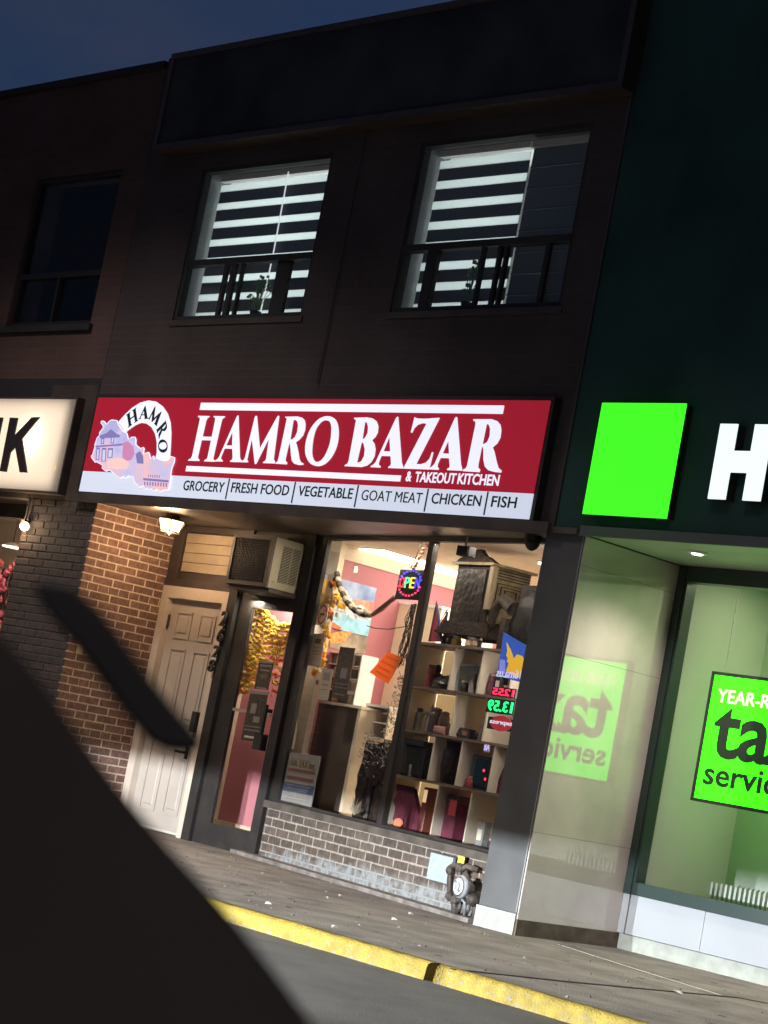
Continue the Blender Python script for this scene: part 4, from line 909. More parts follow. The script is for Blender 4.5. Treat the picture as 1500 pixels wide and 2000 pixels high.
struct(obj('grille_wire', gm, mat('wire_grey', (.06, .06, .065), .4), T), 'stuff')
sp_panel = MB().box(ax1-.012, ax1-.004, ay+.03, YB-.05, az0+.004, az1-.004); obj('side_panel', sp_panel, M_ac, T)
obj('louvre_recess', MB().box(ax1-.004, ax1-.0025, ay+.11, YB-.07, az0+.06, az1-.06), M_blackm, T)
for k in range(24):
    z = az0+.065+k*(az1-az0-.13)/23
    obj('louvre', MB().box(ax1-.0025, ax1+.004, ay+.11, YB-.07, z-.0022, z+.0022), M_ac, T)
obj('louvre_rib', MB().box(ax1-.0025, ax1+.006, ay+.20, ay+.206, az0+.06, az1-.06), M_ac, T)
obj('screw', MB().lathe((ax1-.003, ay+.06, az0+.05), [(.001, 0), (.009, .001), (.009, .004)], 8), M_brown, T)
obj('support_shelf', MB().box(ax0-.02, ax1+.02, ay+.02, YB-.001, az0-.035, az0-.002), M_brown, T)

# posters and objects on the glass door
def card(px4, Y, m, name, label, cat, th=.003, W_=None, group=None):
    """flat card from 4 pixel corners TL TR BR BL at depth Y (or on the window frame at depth W_)"""
    if W_ is None: v = [onY(x, y, Y) for x, y in px4]; nrm = Vector((0, 1, 0))
    else: v = [WM @ onW(x, y, W_) for x, y in px4]; nrm = wn
    b = [q + nrm*th for q in v]
    o = obj(name, MB().add([tuple(q) for q in v+b], [(3, 2, 1, 0), (4, 5, 6, 7), (0, 1, 5, 4), (1, 2, 6, 5), (2, 3, 7, 6), (3, 0, 4, 7)]), m)
    return tag(o, label, cat, group)
def bars(parent, px4, Y, rows, W_=None, lift=.0015, name='print'):
    """printed bars: rows of (u0,u1,v0,v1,mat) in card coordinates"""
    for u0, u1, v0, v1, m in rows:
        def at(u, v):
            tl_, tr_, br2, bl2 = [Vector(c) for c in px4]; p = (tl_*(1-u)+tr_*u)*(1-v)+(bl2*(1-u)+br2*u)*v
            return onY(p.x, p.y, Y-lift) if W_ is None else WM @ onW(p.x, p.y, W_-lift)
        v = [at(u0, v0), at(u1, v0), at(u1, v1), at(u0, v1)]; nrm = Vector((0, 1, 0)) if W_ is None else wn
        b = [q+nrm*.0008 for q in v]
        obj(name, MB().add([tuple(q) for q in v+b], [(3, 2, 1, 0), (4, 5, 6, 7), (0, 1, 5, 4), (1, 2, 6, 5), (2, 3, 7, 6), (3, 0, 4, 7)]), m, parent)
M_blkp = mat('black_poster', (.025, .022, .02), .5, var=.5, vs=60, col2=(.09, .07, .05)); M_gry = mat('grey_print', (.20, .18, .16), .6); M_ppr = translucent('white_paper', (.74, .70, .62), .4); M_gpp = translucent('shaded_paper', (.42, .39, .33), .4)
z6 = lambda a, b: (380+a/3.704, 1150+b/3.704)
c4 = [z6(468, 520), z6(575, 528), z6(530, 732), z6(430, 722)]
o = card(c4, YB-.010, M_blkp, 'poster', 'small black poster with dense print, the upper of two on the glass door', 'poster')
bars(o, c4, YB-.010, [(0, 1, 0, .07, M_gry), (.12, .9, .13, .19, M_gry), (.2, .8, .30, .35, M_gry), (.3, .75, .45, .62, mat('dull_tan_print', (.12, .09, .06), .6)), (.15, .9, .93, .98, M_gry)])
c4 = [z6(405, 735), z6(535, 748), z6(460, 1112), z6(335, 1092)]
o = card(c4, YB-.016, M_blkp, 'poster', 'tall black poster with white lines at its foot, the lower on the glass door', 'poster')
bars(o, c4, YB-.016, [(0, 1, 0, .06, M_gry), (.2, .5, .25, .45, M_gry), (.45, .8, .5, .62, M_gry), (.05, .98, .70, .72, M_gry), (.05, .98, .77, .795, M_gry), (.15, .85, .90, .94, M_ppr)])

# marigold garlands behind the door glass
M_mar = translucent('marigold_yellow', (.95, .68, .12), .35); M_mar2 = translucent('marigold_orange', (.92, .26, .05), .35); M_tin = mat('gold_tinsel', (.95, .62, .25), .22, metal=.9)
def strand(parent, pts_, m, r=.022, name='garland_strand', n=None):
    mb = MB(); 
    for a_, b_2 in zip(pts_[:-1], pts_[1:]):
        a_, b_2 = Vector(a_), Vector(b_2); L_ = (b_2-a_).length; k_ = max(1, int(L_/(r*1.5)))
        for i in range(k_): mb.blob(a_+(b_2-a_)*(i/k_)+Vector([random.uniform(-.006, .006) for _ in range(3)]), (r, r*.8, r*.7), 7, 4, .35)
    return obj(name, mb, m, parent)
def D(a, b, Y=YB+.10): x, y = z6(a, b); return onY(x, y, Y)
T = thing('marigold_garland', 'yellow and orange marigold garlands hanging thickly behind the glass door', 'garland', (-13.2, YB+.1, 1.3))
strand(T, [D(435, 140), D(400, 300), D(365, 480), D(335, 640), D(305, 800)], M_mar, .027)
strand(T, [D(470, 145), D(455, 300), D(425, 500), D(380, 700), D(345, 800)], M_mar, .027)
strand(T, [D(490, 165), D(510, 205), D(560, 245), D(620, 270), D(700, 280)], M_mar)
for k in range(12):
    a_ = 448+k*23; b0 = 150 if a_ < 500 else min(262, 150+(a_-500)*1.1); b1 = 780-random.uniform(0, 60) if k < 4 else 540+random.uniform(-40, 40)
    strand(T, [D(a_, b0), D(a_-(b1-b0)*.09, (b0+b1)/2, YB+.10+random.uniform(-.01, .02)), D(a_-(b1-b0)*.19, b1)], M_mar, .027)
for k in range(8):
    strand(T, [D(555+k*2, 330+k*57), D(640-k*2, 350+k*58), D(700-k*9, 385+k*56)], M_mar2 if k % 2 else M_mar, .019)
ti = MB()
for k in range(150):
    a_, b_2 = random.uniform(560, 690), random.uniform(320, 780); a_ -= (b_2-500)*.12; p = D(a_, b_2, YB+.06); d = Vector((random.uniform(-.03, .03), random.uniform(-.01, .01), random.uniform(-.02, .02)))
    ti.add([p, p+d, p+d+Vector((.002, 0, .006)), p+Vector((.002, 0, .006))], [(0, 1, 2, 3)])
struct(obj('tinsel', ti, M_tin, T), 'stuff')
lamp('garland_light', 'AREA', (-13.05, .905, 1.985), 12, (1.0, .90, .72), .5, target=(-13.08, .97, 1.3), size_y=.03)  # unseen lamp added to brighten the marigolds

# ================================================================== ON AND IN THE LEFT PANE
z3 = lambda a, b: (560+a/5, 1030+b/5)
def on3(a, b, dep): return WM @ onW(*z3(a, b), dep)
c4 = [z3(320, 745), z3(415, 745), z3(380, 955), z3(282, 950)]
o = card(c4, 0, M_ppr, 'no_smoking_sign', 'white notice with a red no smoking ring at the left edge of the window', 'notice', W_=.055)
M_redp = mat('red_print', (.55, .05, .04), .5)
ctr = on3(348, 850, .053)
LM = Matrix.Translation(ctr) @ Matrix(((wt.x, wn.x, 0, 0), (wt.y, wn.y, 0, 0), (0, 0, 1, 0), (0, 0, 0, 1)))
def ring(M, r1, r2, z1_=None, m=M_redp, parent=None, name='ring', e=1.0):
    Lo = [(r2*math.cos(i*math.pi/12), r2*e*math.sin(i*math.pi/12)) for i in range(24)]; Li = [(r1*math.cos(i*math.pi/12), r1*e*math.sin(i*math.pi/12)) for i in range(24)]
    return obj(name, MB(M).prism([Lo, Li], -.001, .0), m, parent)
ring(LM, .055, .068, parent=o, e=1.15)
obj('slash', MB(LM @ Matrix.Rotation(-.75, 4, 'Y')).box(-.060, .060, -.0022, -.0012, -.006, .006), M_redp, o)
obj('cigarette', MB(LM).box(-.035, .035, -.0008, -.0002, -.008, .008), M_blackm, o)
c4 = [z3(265, 1035), z3(372, 1045), z3(325, 1360), z3(205, 1350)]
o = card(c4, 0, M_gpp, 'notice_paper', 'grey paper notice with a small black emblem below the no smoking sign', 'notice', W_=.055)
bars(o, c4, 0, [(.25, .75, .16, .30, M_blkp), (.2, .8, .42, .45, M_gry), (.2, .75, .52, .55, M_gry), (.25, .8, .62, .64, M_gry)], W_=.055)
c4 = [z3(345, 1375), z3(455, 1385), z3(400, 1690), z3(300, 1680)]
o = card(c4, 0, M_gpp, 'notice_paper', 'grey paper notice hanging just left of the tall black poster', 'notice', W_=.07)
bars(o, c4, 0, [(.2, .8, .12, .38, M_gry), (.2, .8, .5, .54, M_gry), (.2, .75, .65, .68, M_gry)], W_=.07)
c4 = [z3(522, 1165), z3(668, 1180), z3(575, 1690), z3(428, 1660)]
o = card(c4, 0, M_blkp, 'poster', 'tall black poster with white lines in the left window pane', 'poster', W_=.06)
bars(o, c4, 0, [(.35, .75, .40, .60, M_gry), (.08, .95, .70, .715, M_gry), (.08, .95, .77, .785, M_gry), (.15, .85, .9, .925, M_gry)], W_=.06)
# mountain painting on the pink party wall
XPp = XP+.012
pc = [z3(540, 510), z3(880, 590), z3(850, 790), z3(400, 1000)]
a, b = onX(*z3(540, 510), XPp), onX(*z3(880, 590), XPp); zt2 = (a.z+b.z)/2; py0, py1 = a.y-.22, b.y; zb2 = onX(*z3(560, 1010), XPp).z
T = thing('mountain_painting', 'colourful mountain and sunset picture hung on the pink wall', 'painting', (XP, (py0+py1)/2, zb2))
PMx = Matrix(((0, -1, 0, XPp), (1, 0, 0, py0), (0, 0, 1, zb2), (0, 0, 0, 1)))
pw, ph = py1-py0, zt2-zb2; print('painting', pw, ph)
obj('canvas', MB(PMx).box(0, pw, 0, .012, 0, ph), mat('painted_sky', (.16, .28, .62), .6, var=.3, vs=4, col2=(.42, .52, .75)), T)
def pp(pts_, m, k, nm='paint'): obj(nm, MB(PMx).prism([[(x*pw, z*ph) for x, z in pts_]], -.0012*k, -.0012*k+.001), m, T)
pp([(.35, .72), (.6, .66), (1, .72), (1, .45), (.3, .45)], mat('sunset_pink', (.85, .22, .16), .6, var=.25, vs=12, col2=(.95, .45, .3)), 1)
pp([(0, .45), (.12, .62), (.2, .55), (.32, .80), (.42, .6), (.5, .66), (.62, .5), (.8, .56), (1, .42), (1, .2), (0, .2)], mat('mountain_blue', (.25, .30, .42), .6, var=.5, vs=25, col2=(.8, .8, .82)), 2)
pp([(.0, .95), (.14, .9), (.25, .55), (.3, .3), (.1, .35), (0, .5)], mat('painted_orange', (.9, .50, .10), .6, var=.3, vs=20), 3)
pp([(0, .32), (.3, .36), (.7, .28), (1, .34), (1, 0), (0, 0)], mat('lake_blue', (.25, .52, .68), .5, var=.3, vs=9), 4)
pp([(0, .12), (.25, .16), (.5, .05), (.5, 0), (0, 0)], mat('foliage_red', (.75, .16, .06), .6, var=.4, vs=30), 5)
# mural rock and lower painted part below the picture
T = thing('wall_mural', 'grey and orange painted rock mural low on the pink wall under the picture', 'mural', (XP, py0+.3, 1.3))
m0 = [onX(*z3(a_, b_2), XP+.006) for a_, b_2 in ((410, 1060), (640, 950), (830, 910), (790, 1060), (770, 1230), (640, 1230), (420, 1170))]
RMX = Matrix(((0, -1, 0, XP+.006), (1, 0, 0, 0), (0, 0, 1, 0), (0, 0, 0, 1)))
obj('rock', MB(RMX).prism([[(v.y, v.z) for v in m0][::-1]], -.002, .004), mat('painted_rock', (.28, .23, .18), .7, var=.3, vs=10), T)
m1 = [onX(*z3(a_, b_2), XP+.010) for a_, b_2 in ((400, 1040), (520, 1020), (700, 950), (740, 970), (600, 1060), (560, 1120), (420, 1140))]
obj('orange_leaves', MB(RMX).prism([[(v.y, v.z) for v in m1][::-1]], -.009, -.0045), mat('painted_leaves', (.85, .16, .05), .6, var=.4, vs=30, col2=(.9, .4, .1)), T)
# rope garland in a swag + marigold side garland
M_rope = mat('dark_rope_garland', (.05, .035, .03), .7); M_ropew = mat('pale_rope_tufts', (.36, .30, .22), .6)
T = thing('tinsel_swag', 'brown and white banded garland swagging across the left window pane', 'garland', tuple(on3(700, 850, .10)))
sw_p = [on3(a_, b_2, .10) for a_, b_2 in ((490, 440), (505, 540), (545, 640), (590, 730), (650, 800), (740, 850), (830, 855))]
for i, (a_, b_2) in enumerate(zip(sw_p[:-1], sw_p[1:])):
    mid = (a_+b_2)/2; obj('dark_band', MB().tube([a_, a_.lerp(mid, .5), mid], [.021, .025, .020], 9), M_rope, T, smooth=True); obj('pale_band', MB().tube([mid, mid.lerp(b_2, .5), b_2], [.020, .026, .021], 9), M_ropew, T, smooth=True)
sw2 = [on3(a_, b_2, .10) for a_, b_2 in ((840, 850), (930, 790), (1010, 720), (1060, 680))]
obj('brown_band', MB().tube(sw2, [.018, .023, .019, .022], 9), mat('brown_garland', (.22, .10, .06), .7), T, smooth=True)
sw3 = [on3(a_, b_2, .10) for a_, b_2 in ((1250, 410), (1290, 310), (1340, 220), (1390, 150))]
strand(T, sw3, mat('brown_garland', (.22, .10, .06), .7), .016, 'brown_band')
T = thing('flower_garland', 'garland of orange, yellow and white flowers hanging down beside the notices', 'garland', tuple(on3(400, 1000, .13)))
gp = [on3(a_, b_2, .13) for a_, b_2 in ((470, 560), (440, 660), (460, 760), (430, 860), (390, 960), (400, 1060), (370, 1160), (360, 1290), (310, 1400), (280, 1500))]
strand(T, gp, M_mar, .030, 'marigold'); 
for k in range(40):
    q = random.choice(gp)+Vector((random.uniform(-.05, .05), random.uniform(-.03, .02), random.uniform(-.09, .09)))
    obj('flower', MB().blob(q, (.02, .012, .02), 7, 3, .4), [M_mar2, mat('flower_white', (.8, .74, .62), .6), mat('flower_plum', (.18, .04, .05), .6)][k % 3], T)
T = thing('yellow_cloth_garland', 'yellow and white silky garland bunched at the left edge of the picture', 'garland', tuple(on3(520, 700, .2)))
strand(T, [on3(480, 580, .2), on3(500, 680, .2), on3(540, 760, .2), on3(600, 800, .2)], M_mar, .045, 'yellow_bunch')
strand(T, [on3(560, 640, .18), on3(610, 720, .18), on3(660, 790, .18), on3(760, 800, .18)], mat('flower_white', (.8, .74, .62), .6), .028, 'white_bunch')
# OPEN sign
def EMr(n_, c_, s=3): return emis(n_, c_, s)
os4 = [z3(1102, 400), z3(1360, 430), z3(1290, 720), z3(1065, 690)]
v = [onW(x, y, .06) for x, y in os4]; ox0, ox1 = (v[0].x+v[3].x)/2, (v[1].x+v[2].x)/2; oz0, oz1 = (v[3].z+v[2].z)/2, (v[0].z+v[1].z)/2
T = thing('open_sign', 'black LED window sign reading OPEN in rainbow lights', 'sign', tuple(WM @ Vector(((ox0+ox1)/2, .06, oz0))))
obj('board', MB(WM).box(ox0, ox1, .06, .075, oz0, oz1), M_blackm, T)
ow = ox1-ox0; oh = oz1-oz0; ocx, ocz = (ox0+ox1)/2, (oz0+oz1)/2+.01
for k, (ch, col_) in enumerate((('O', (1, .03, .05)), ('P', (.10, 1, .35)), ('E', (1, .75, .05)), ('N', (.06, .05, 1)))):
    x = ocx-ow*.40+k*ow*.205; zz = ocz-oh*.16
    text(ch, WM, x, x+ow*.165, zz, zz+oh*.36, EMr('led_'+ch, col_, 2.2), T, 'led_letter', y0=.054, thick=.005, bold=.0)
for k in range(22):
    a_ = 2*math.pi*k/22; x = ocx+ow*.44*math.cos(a_); z = ocz+oh*.42*math.sin(a_)
    if abs(math.sin(a_)) < .25: continue
    cc = (.08, .06, 1) if math.sin(a_) > 0 else (1, .04, .12)
    obj('led', MB(WM).box(x-.010, x+.010, .054, .059, z-.006, z+.006), EMr('led_blue' if math.sin(a_) > 0 else 'led_red', cc, 2.2), T)
obj('hanging_wire', MB().tube([on3(1210, 400, .06), on3(1260, 300, .06), on3(1320, 140, .06)], .004, 5), M_black, T)
tag(obj('cable', MB().tube([on3(780, 960, .05), on3(860, 985, .05), on3(1000, 995, .05), on3(1120, 975, .05), on3(1240, 955, .05)], .004, 5), M_rope), 'thin dark cable sagging across the left pane below the garland', 'cable')
# hanging black twigs / tinsel by the mullion
T = thing('twig_tinsel', 'dark twiggy tinsel hanging in front of the white wall beside the window post', 'decoration', tuple(on3(1180, 1000, .12)))
tw = MB(); tg = MB()
for k in range(26):
    a_, b_2 = 1240+random.uniform(-25, 30), 740+random.uniform(0, 30); pth = [on3(a_, b_2, .12)]
    for j in range(7): a_ += random.uniform(-42, 16); b_2 += random.uniform(50, 110); pth.append(on3(min(a_, 1260-(b_2-740)*.16), b_2, .12+random.uniform(-.02, .02)))
    tw.tube(pth, .0032, 4, False)
for k in range(260):
    b_2 = random.uniform(1450, 2050); a_ = 1130-(b_2-1450)*.14+random.uniform(-110, 60)*min(1, (b_2-1350)/400); p = on3(a_, b_2, .13); d = Vector((random.uniform(-.035, .035), random.uniform(-.02, .02), random.uniform(-.035, .035)))
    tg.add([p, p+d, p+d+Vector((.003, 0, .006)), p+Vector((.003, 0, .006))], [(0, 1, 2, 3)])
struct(obj('twigs', tw, M_rope, T), 'stuff'); struct(obj('silver_tinsel', tg, mat('silver_tinsel', (.75, .68, .55), .25, metal=.9), T), 'stuff')
# orange paper notice, tilted
c4 = [z3(990, 1215), z3(1130, 1270), z3(990, 1530), z3(808, 1415)]
M_orp = translucent('orange_paper', (.95, .34, .10), .5)
o = card(c4, 0, M_orp, 'orange_notice', 'crumpled orange paper notice tilted beside the window post', 'notice', W_=.10)
bars(o, c4, 0, [(.1, .9, .15, .22, M_mar2), (.08, .9, .38, .45, M_mar2), (.1, .85, .6, .67, M_mar2), (.2, .9, .8, .86, M_mar2)], W_=.10)
# shelves of packets behind the black poster
T = thing('packet_rack', 'white rack of snack packets behind the tall black poster', 'rack', tuple(on3(600, 1700, .40)))
v0, v1, v2, v3 = onW(*z3(380, 1200), .40), onW(*z3(760, 1260), .40), onW(*z3(715, 1750), .40), onW(*z3(250, 1690), .40)
rx0, rx1, rz0, rz1 = (v0.x+v3.x)/2, (v1.x+v2.x)/2, (v3.z+v2.z)/2, (v0.z+v1.z)/2
obj('back_board', MB(WM).box(rx0, rx1, .50, .51, rz0, rz1), M_ppr, T); obj('frame', MB(WM).box(rx1-.015, rx1, .36, .50, rz0, rz1).box(rx0, rx1-.016, .36, .50, rz1-.01, rz1), M_white, T)
pcs = [mat('packet_grey', (.50, .47, .42), .4), mat('packet_pink', (.62, .30, .28), .4), mat('packet_dark', (.10, .09, .09), .4), mat('packet_cream', (.65, .58, .45), .4), mat('packet_red', (.42, .16, .12), .4)]
for r in range(4):
    zz = rz0+(rz1-rz0)*r/4; obj('shelf', MB(WM).box(rx0, rx1-.016, .36, .499, zz, zz+.008), M_white, T)
    x = rx0+.01
    while x < rx1-.09:
        w_ = random.uniform(.05, .09); h_ = (rz1-rz0)/4*random.uniform(.6, .85)
        obj('packet', MB(WM).cham(x, x+w_, .39+random.uniform(0, .03), .45, zz+.009, zz+.009+h_, .008), random.choice(pcs), T); x += w_+.006
# dark cabinet / freezer back under it with white edge
v0, v1, v2, v3 = onW(*z3(245, 1710), .34), onW(603+1150/16, 1380+10/4.7, .34), onW(655, 1590, .34), onW(600, 1575, .34)
cxa = onW(*z3(235, 1705), .34).x; cxb = onW(*z3(705, 1770), .34).x; czt = onW(*z3(470, 1735), .34).z
T = thing('display_counter', 'dark brown back of a counter with a white trimmed edge in the left pane', 'counter', tuple(WM @ Vector(((cxa+cxb)/2, .4, .45))))
obj('back_panel', MB(WM).box(cxa, cxb, .34, .36, .452, czt), mat('dark_brown_board', (.075, .055, .042), .55, var=.15, vs=3), T)
obj('top', MB(WM).box(cxa, cxb+.05, .33, .80, czt+.001, czt+.022), M_ppr, T)
obj('edge_post', MB(WM).box(cxb+.001, cxb+.045, .335, .80, .452, czt), M_cream, T)
# white wall unit lower right of the pane
v0 = onW(*z3(770, 1740), .45); v1 = onW(*z3(985, 1790), .45); v2 = onW(*z3(870, 1870), .45); vb = onW(705, 1438, .45)
T = thing('white_cupboard', 'small white open cupboard behind the counter in the left pane', 'cupboard', tuple(WM @ Vector((v0.x+.15, .6, vb.z))))
x0, x1, za, zb2_ = v0.x, v1.x+.02, vb.z, v0.z
obj('side', MB(WM).box(x0, x0+.02, .46, .85, za, zb2_).box(x1-.02, x1, .46, .85, za, zb2_).box(x0+.02, x1-.02, .84, .85, za, zb2_), M_cream, T)
obj('top', MB(WM).box(x0, x1, .45, .85, zb2_+.001, zb2_+.02), M_white, T)
obj('shelf', MB(WM).box(x0+.02, x1-.02, .46, .839, za, za+.015).box(x0+.02, x1-.02, .46, .839, (za+zb2_)/2, (za+zb2_)/2+.012), M_white, T)
obj('goods', MB(WM).cham(x0+.04, x0+.12, .55, .65, za+.016, za+.15, .01).cham(x0+.14, x1-.04, .58, .68, za+.016, za+.11, .01), pcs[3], T)
# dark shop goods low in the corner
T = thing('wrapped_bundle', 'dark plastic wrapped bundle low in the corner of the left pane', 'bundle', tuple(WM @ onW(700, 1590, .22)))
q = onW(705, 1520, .24); bm_ = MB(WM)
M_wrap = mat('dark_plastic', (.026, .019, .015), .4, spec=.2, var=.5, vs=25, bump=.7, bs=30)
qa, qb, qt = onW(704, 1500, .28).x, onW(764, 1500, .28).x, onW(720, 1446, .28).z
obj('wrapping', MB(WM).cham(qa, (qa+qb)/2-.01, .27, .36, .453, qt, .02).cham((qa+qb)/2, qb, .29, .40, .453, qt+.03, .02), M_wrap, T)
obj('crumple', MB(WM).blob((qa+.08, .275, .75), (.09, .03, .16), 10, 9, .2).blob((qa+.22, .29, .85), (.10, .03, .15), 10, 9, .2), M_wrap, T)
tg = MB()
for k in range(220):
    sx = random.uniform(qa, qb); z = qt+.05-abs(random.gauss(0, .13)); d = Vector((random.uniform(-.03, .03), random.uniform(-.01, .01), random.uniform(-.03, .03))); p = WM @ Vector((sx, .255, z)); tg.add([p, p+d, p+d+Vector((.002, 0, .005)), p+Vector((.002, 0, .005))], [(0, 1, 2, 3)])
struct(obj('tinsel', tg, MATS['silver_tinsel'], T), 'stuff')
q = onW(690, 1575, .16); mb = MB(WM)
for k in range(60):
    a_ = random.uniform(0, 6.28); r = random.uniform(.02, .11); mb.tube([(q.x, .18, q.z-.06), (q.x+r*math.cos(a_), .18+random.uniform(-.03, .03), q.z-.03+abs(r*math.sin(a_)))], .0018, 3, False)
struct(obj('straw', mb, M_ropew, T), 'stuff')
# tax consultant poster at the lower left
z9 = lambda a, b: (520+a/4.6875, 1380+b/4.6875)
c4 = [z9(200, 412), z9(497, 455), z9(400, 965), z9(98, 900)]
o = card(c4, 0, mat('poster_paper', (.22, .215, .20), .55), 'tax_poster', 'poster with coloured bands reading NA TAX INC. leaning at the lower left of the window', 'poster', W_=.022, th=.006)
M_mred = mat('muted_red_print', (.16, .06, .05), .6); M_olv = mat('olive_print', (.14, .12, .05), .6); M_nvy = mat('navy_print', (.03, .05, .09), .5); M_ltp = mat('pale_print', (.2, .22, .24), .6)
bars(o, c4, 0, [(.02, .98, .22, .23, M_gry), (.12, .93, .285, .345, M_mred), (.12, .93, .43, .49, M_mred), (.05, .99, .545, .715, M_nvy), (.15, .9, .575, .60, M_ltp), (.2, .85, .635, .655, M_ltp), (.25, .85, .78, .80, M_gry), (.2, .9, .83, .85, M_gry), (.35, .7, .88, .90, M_gry)], W_=.022)
q0, q1 = onW(*z9(205, 540), .02), onW(*z9(440, 470), .02)
text('NA TAX Inc.', WM, onW(*z9(205, 560), .02).x+.02, onW(*z9(470, 540), .02).x-.03, onW(*z9(300, 555), .02).z, onW(*z9(300, 480), .02).z, M_olv, o, y0=.018, thick=.003, bold=.02)
# small white bottle and green jar on the left
p = onW(572, 1430, .16)
T = thing('white_bottle', 'pale bottle with an orange red mark standing left of the dark counter', 'bottle', tuple(WM @ Vector((p.x, .16, p.z-.12))))
obj('body', MB(WM).lathe((p.x, .16, p.z-.13), [(.05, 0), (.055, .02), (.055, .17), (.03, .22), (.018, .23), (.018, .26)], 14), M_cream, T, smooth=True)
obj('mark', MB(WM).box(p.x+.02, p.x+.05, .104, .110, p.z-.12, p.z-.05), M_redp, T)

# ================================================================== RIGHT PANE: shelving and its goods
M_shelf = mat('shelf_edge_dark', (.12, .09, .065), .5, var=.15, vs=6); M_tan = mat('shelf_back_tan', (.50, .44, .36), .7, var=.08, vs=4)
S0, S1 = 1.36, 3.15; DP = .22; DB = .52
T = thing('display_shelving', 'tan cubby shelving facing the street behind the right window pane', 'shelving', tuple(WM @ Vector((2.3, .4, .45))))
BK = [translucent('shelf_backing', c_, .6) for c_ in ((.66, .60, .49), (.56, .51, .42), (.62, .55, .44), (.50, .45, .37))]; BKP = translucent('pink_backing', (.56, .38, .33), .6)
ROWS = [.452, .840, 1.175, 1.495, 1.82]
obj('side_panel', MB(WM).box(S0-.012, S0, DP, DB-.001, .452, 1.82), M_tan, T)
for z in ROWS[1:]: obj('shelf', MB(WM).box(S0, S1, DP, DB-.001, z-.018, z), M_shelf, T)
for r, cols in enumerate(((2.06, 2.485), (1.895, 2.257, 2.66), (2.07, 2.485), (1.94, 2.314, 2.70))):
    za = ROWS[r]+.001; zb2 = ROWS[r+1]-.019
    cc_ = [S0]+list(cols)+[S1]
    for k, (ca, cb2) in enumerate(zip(cc_[:-1], cc_[1:])): obj('back_panel', MB(WM).box(ca+.009, cb2-.009, DB, DB+.004, za, zb2), BK[(r*3+k*2) % 4] if (r, k) != (0, 1) else BKP, T)
    for c in cols: obj('divider', MB(WM).box(c-.008, c+.008, DP+.01, DB-.001, za, zb2), M_tan, T)
lamp('window_strip', 'AREA', tuple(WM @ Vector((2.45, .028, 2.515))), 14, (1.0, .88, .72), 1.3, target=tuple(WM @ Vector((2.45, .35, 0))), size_y=.02)  # unseen lamps added along the glass to brighten shelves and goods
lamp('window_strip', 'AREA', tuple(WM @ Vector((3.17, .05, 1.45))), 13, (1.0, .88, .72), .03, target=tuple(WM @ Vector((2.0, .45, 1.2))), size_y=1.8)  # added upright lamp hidden behind the column, lights the dividers
lamp('window_strip', 'AREA', tuple(WM @ Vector((.95, .028, 2.515))), 15, (1.0, .88, .72), 1.2, target=tuple(WM @ Vector((.95, .35, 0))), size_y=.02)

z4 = lambda a, b: (780+a/4.839, 1030+b/4.839); z5 = lambda a, b: (720+a/4.167, 1350+b/4.167)
def g4(a, b, d=.30): return onW(*z4(a, b), d)
def g5(a, b, d=.30): return onW(*z5(a, b), d)
def T_at(name, label, cat, p): return thing(name, label, cat, tuple(WM @ Vector((p[0], p[1], p[2]))))
M_dkw = mat('carved_dark_wood', (.026, .018, .013), .7, spec=.15, var=.4, vs=30, bump=.9, bs=45); M_dk = mat('dark_goods', (.03, .026, .026), .45, var=.4, vs=20)
M_mag = mat('maroon_cloth', (.10, .012, .03), .8, var=.3, vs=14, bump=.4, bs=20); M_flagr = mat('flag_crimson', (.28, .02, .05), .7); M_flagb = mat('flag_blue', (.02, .03, .12), .7)
M_gold = mat('carved_gold_brown', (.16, .12, .055), .5, var=.3, vs=18)
# wooden shrine cabinet (big, top of the shelving)
a = g4(540, 350); b = g4(880, 370); c = g4(440, 990); d = g4(830, 1000)
sx0_, sx1_ = (a.x+c.x)/2, (b.x+d.x)/2; sz0_, sz1_ = 1.90, (a.z+b.z)/2
T = T_at('shrine_cabinet', 'tall dark plastic wrapped wooden shrine cabinet standing on top of the shelving', 'cabinet', ((sx0_+sx1_)/2, .45, sz0_))
print('shrine', sx0_, sx1_, sz0_, sz1_)
obj('body', MB(WM).box(sx0_+.02, sx1_-.045, .30, .62, sz0_, sz1_), M_dkw, T)
obj('doorway', MB(WM).box(sx0_+.05, sx1_-.085, .285, .299, sz0_+.10, sz1_-.03), mat('glossy_wrap', (.016, .012, .010), .3, spec=.25, var=.4, vs=18, bump=.8, bs=22), T)
obj('corner_post', MB(WM).box(sx1_-.044, sx1_, .285, .33, sz0_+.2, sz1_), mat('tan_post', (.16, .12, .075), .5), T)
for k in range(4): obj('base_step', MB(WM).box(sx0_-.015*k, sx1_-.01+.01*k, .27-.012*k, .64, sz0_+.075-.025*k, sz0_+.099-.025*k), M_dkw, T)
obj('cornice', MB(WM).box(sx0_-.03, sx1_+.01, .27, .66, sz1_+.001, sz1_+.02), M_gold, T)
cr = [(sx0_-.01, sz1_+.021), (sx1_, sz1_+.021), (sx1_-.10, sz1_+.06), (sx1_-.16, sz1_+.075), ((sx0_+sx1_)/2+.03, sz1_+.12), ((sx0_+sx1_)/2-.02, sz1_+.115), (sx0_+.10, sz1_+.065), (sx0_+.03, sz1_+.05)]
obj('carved_crest', MB(WM).prism([cr], .29, .33), M_dkw, T)
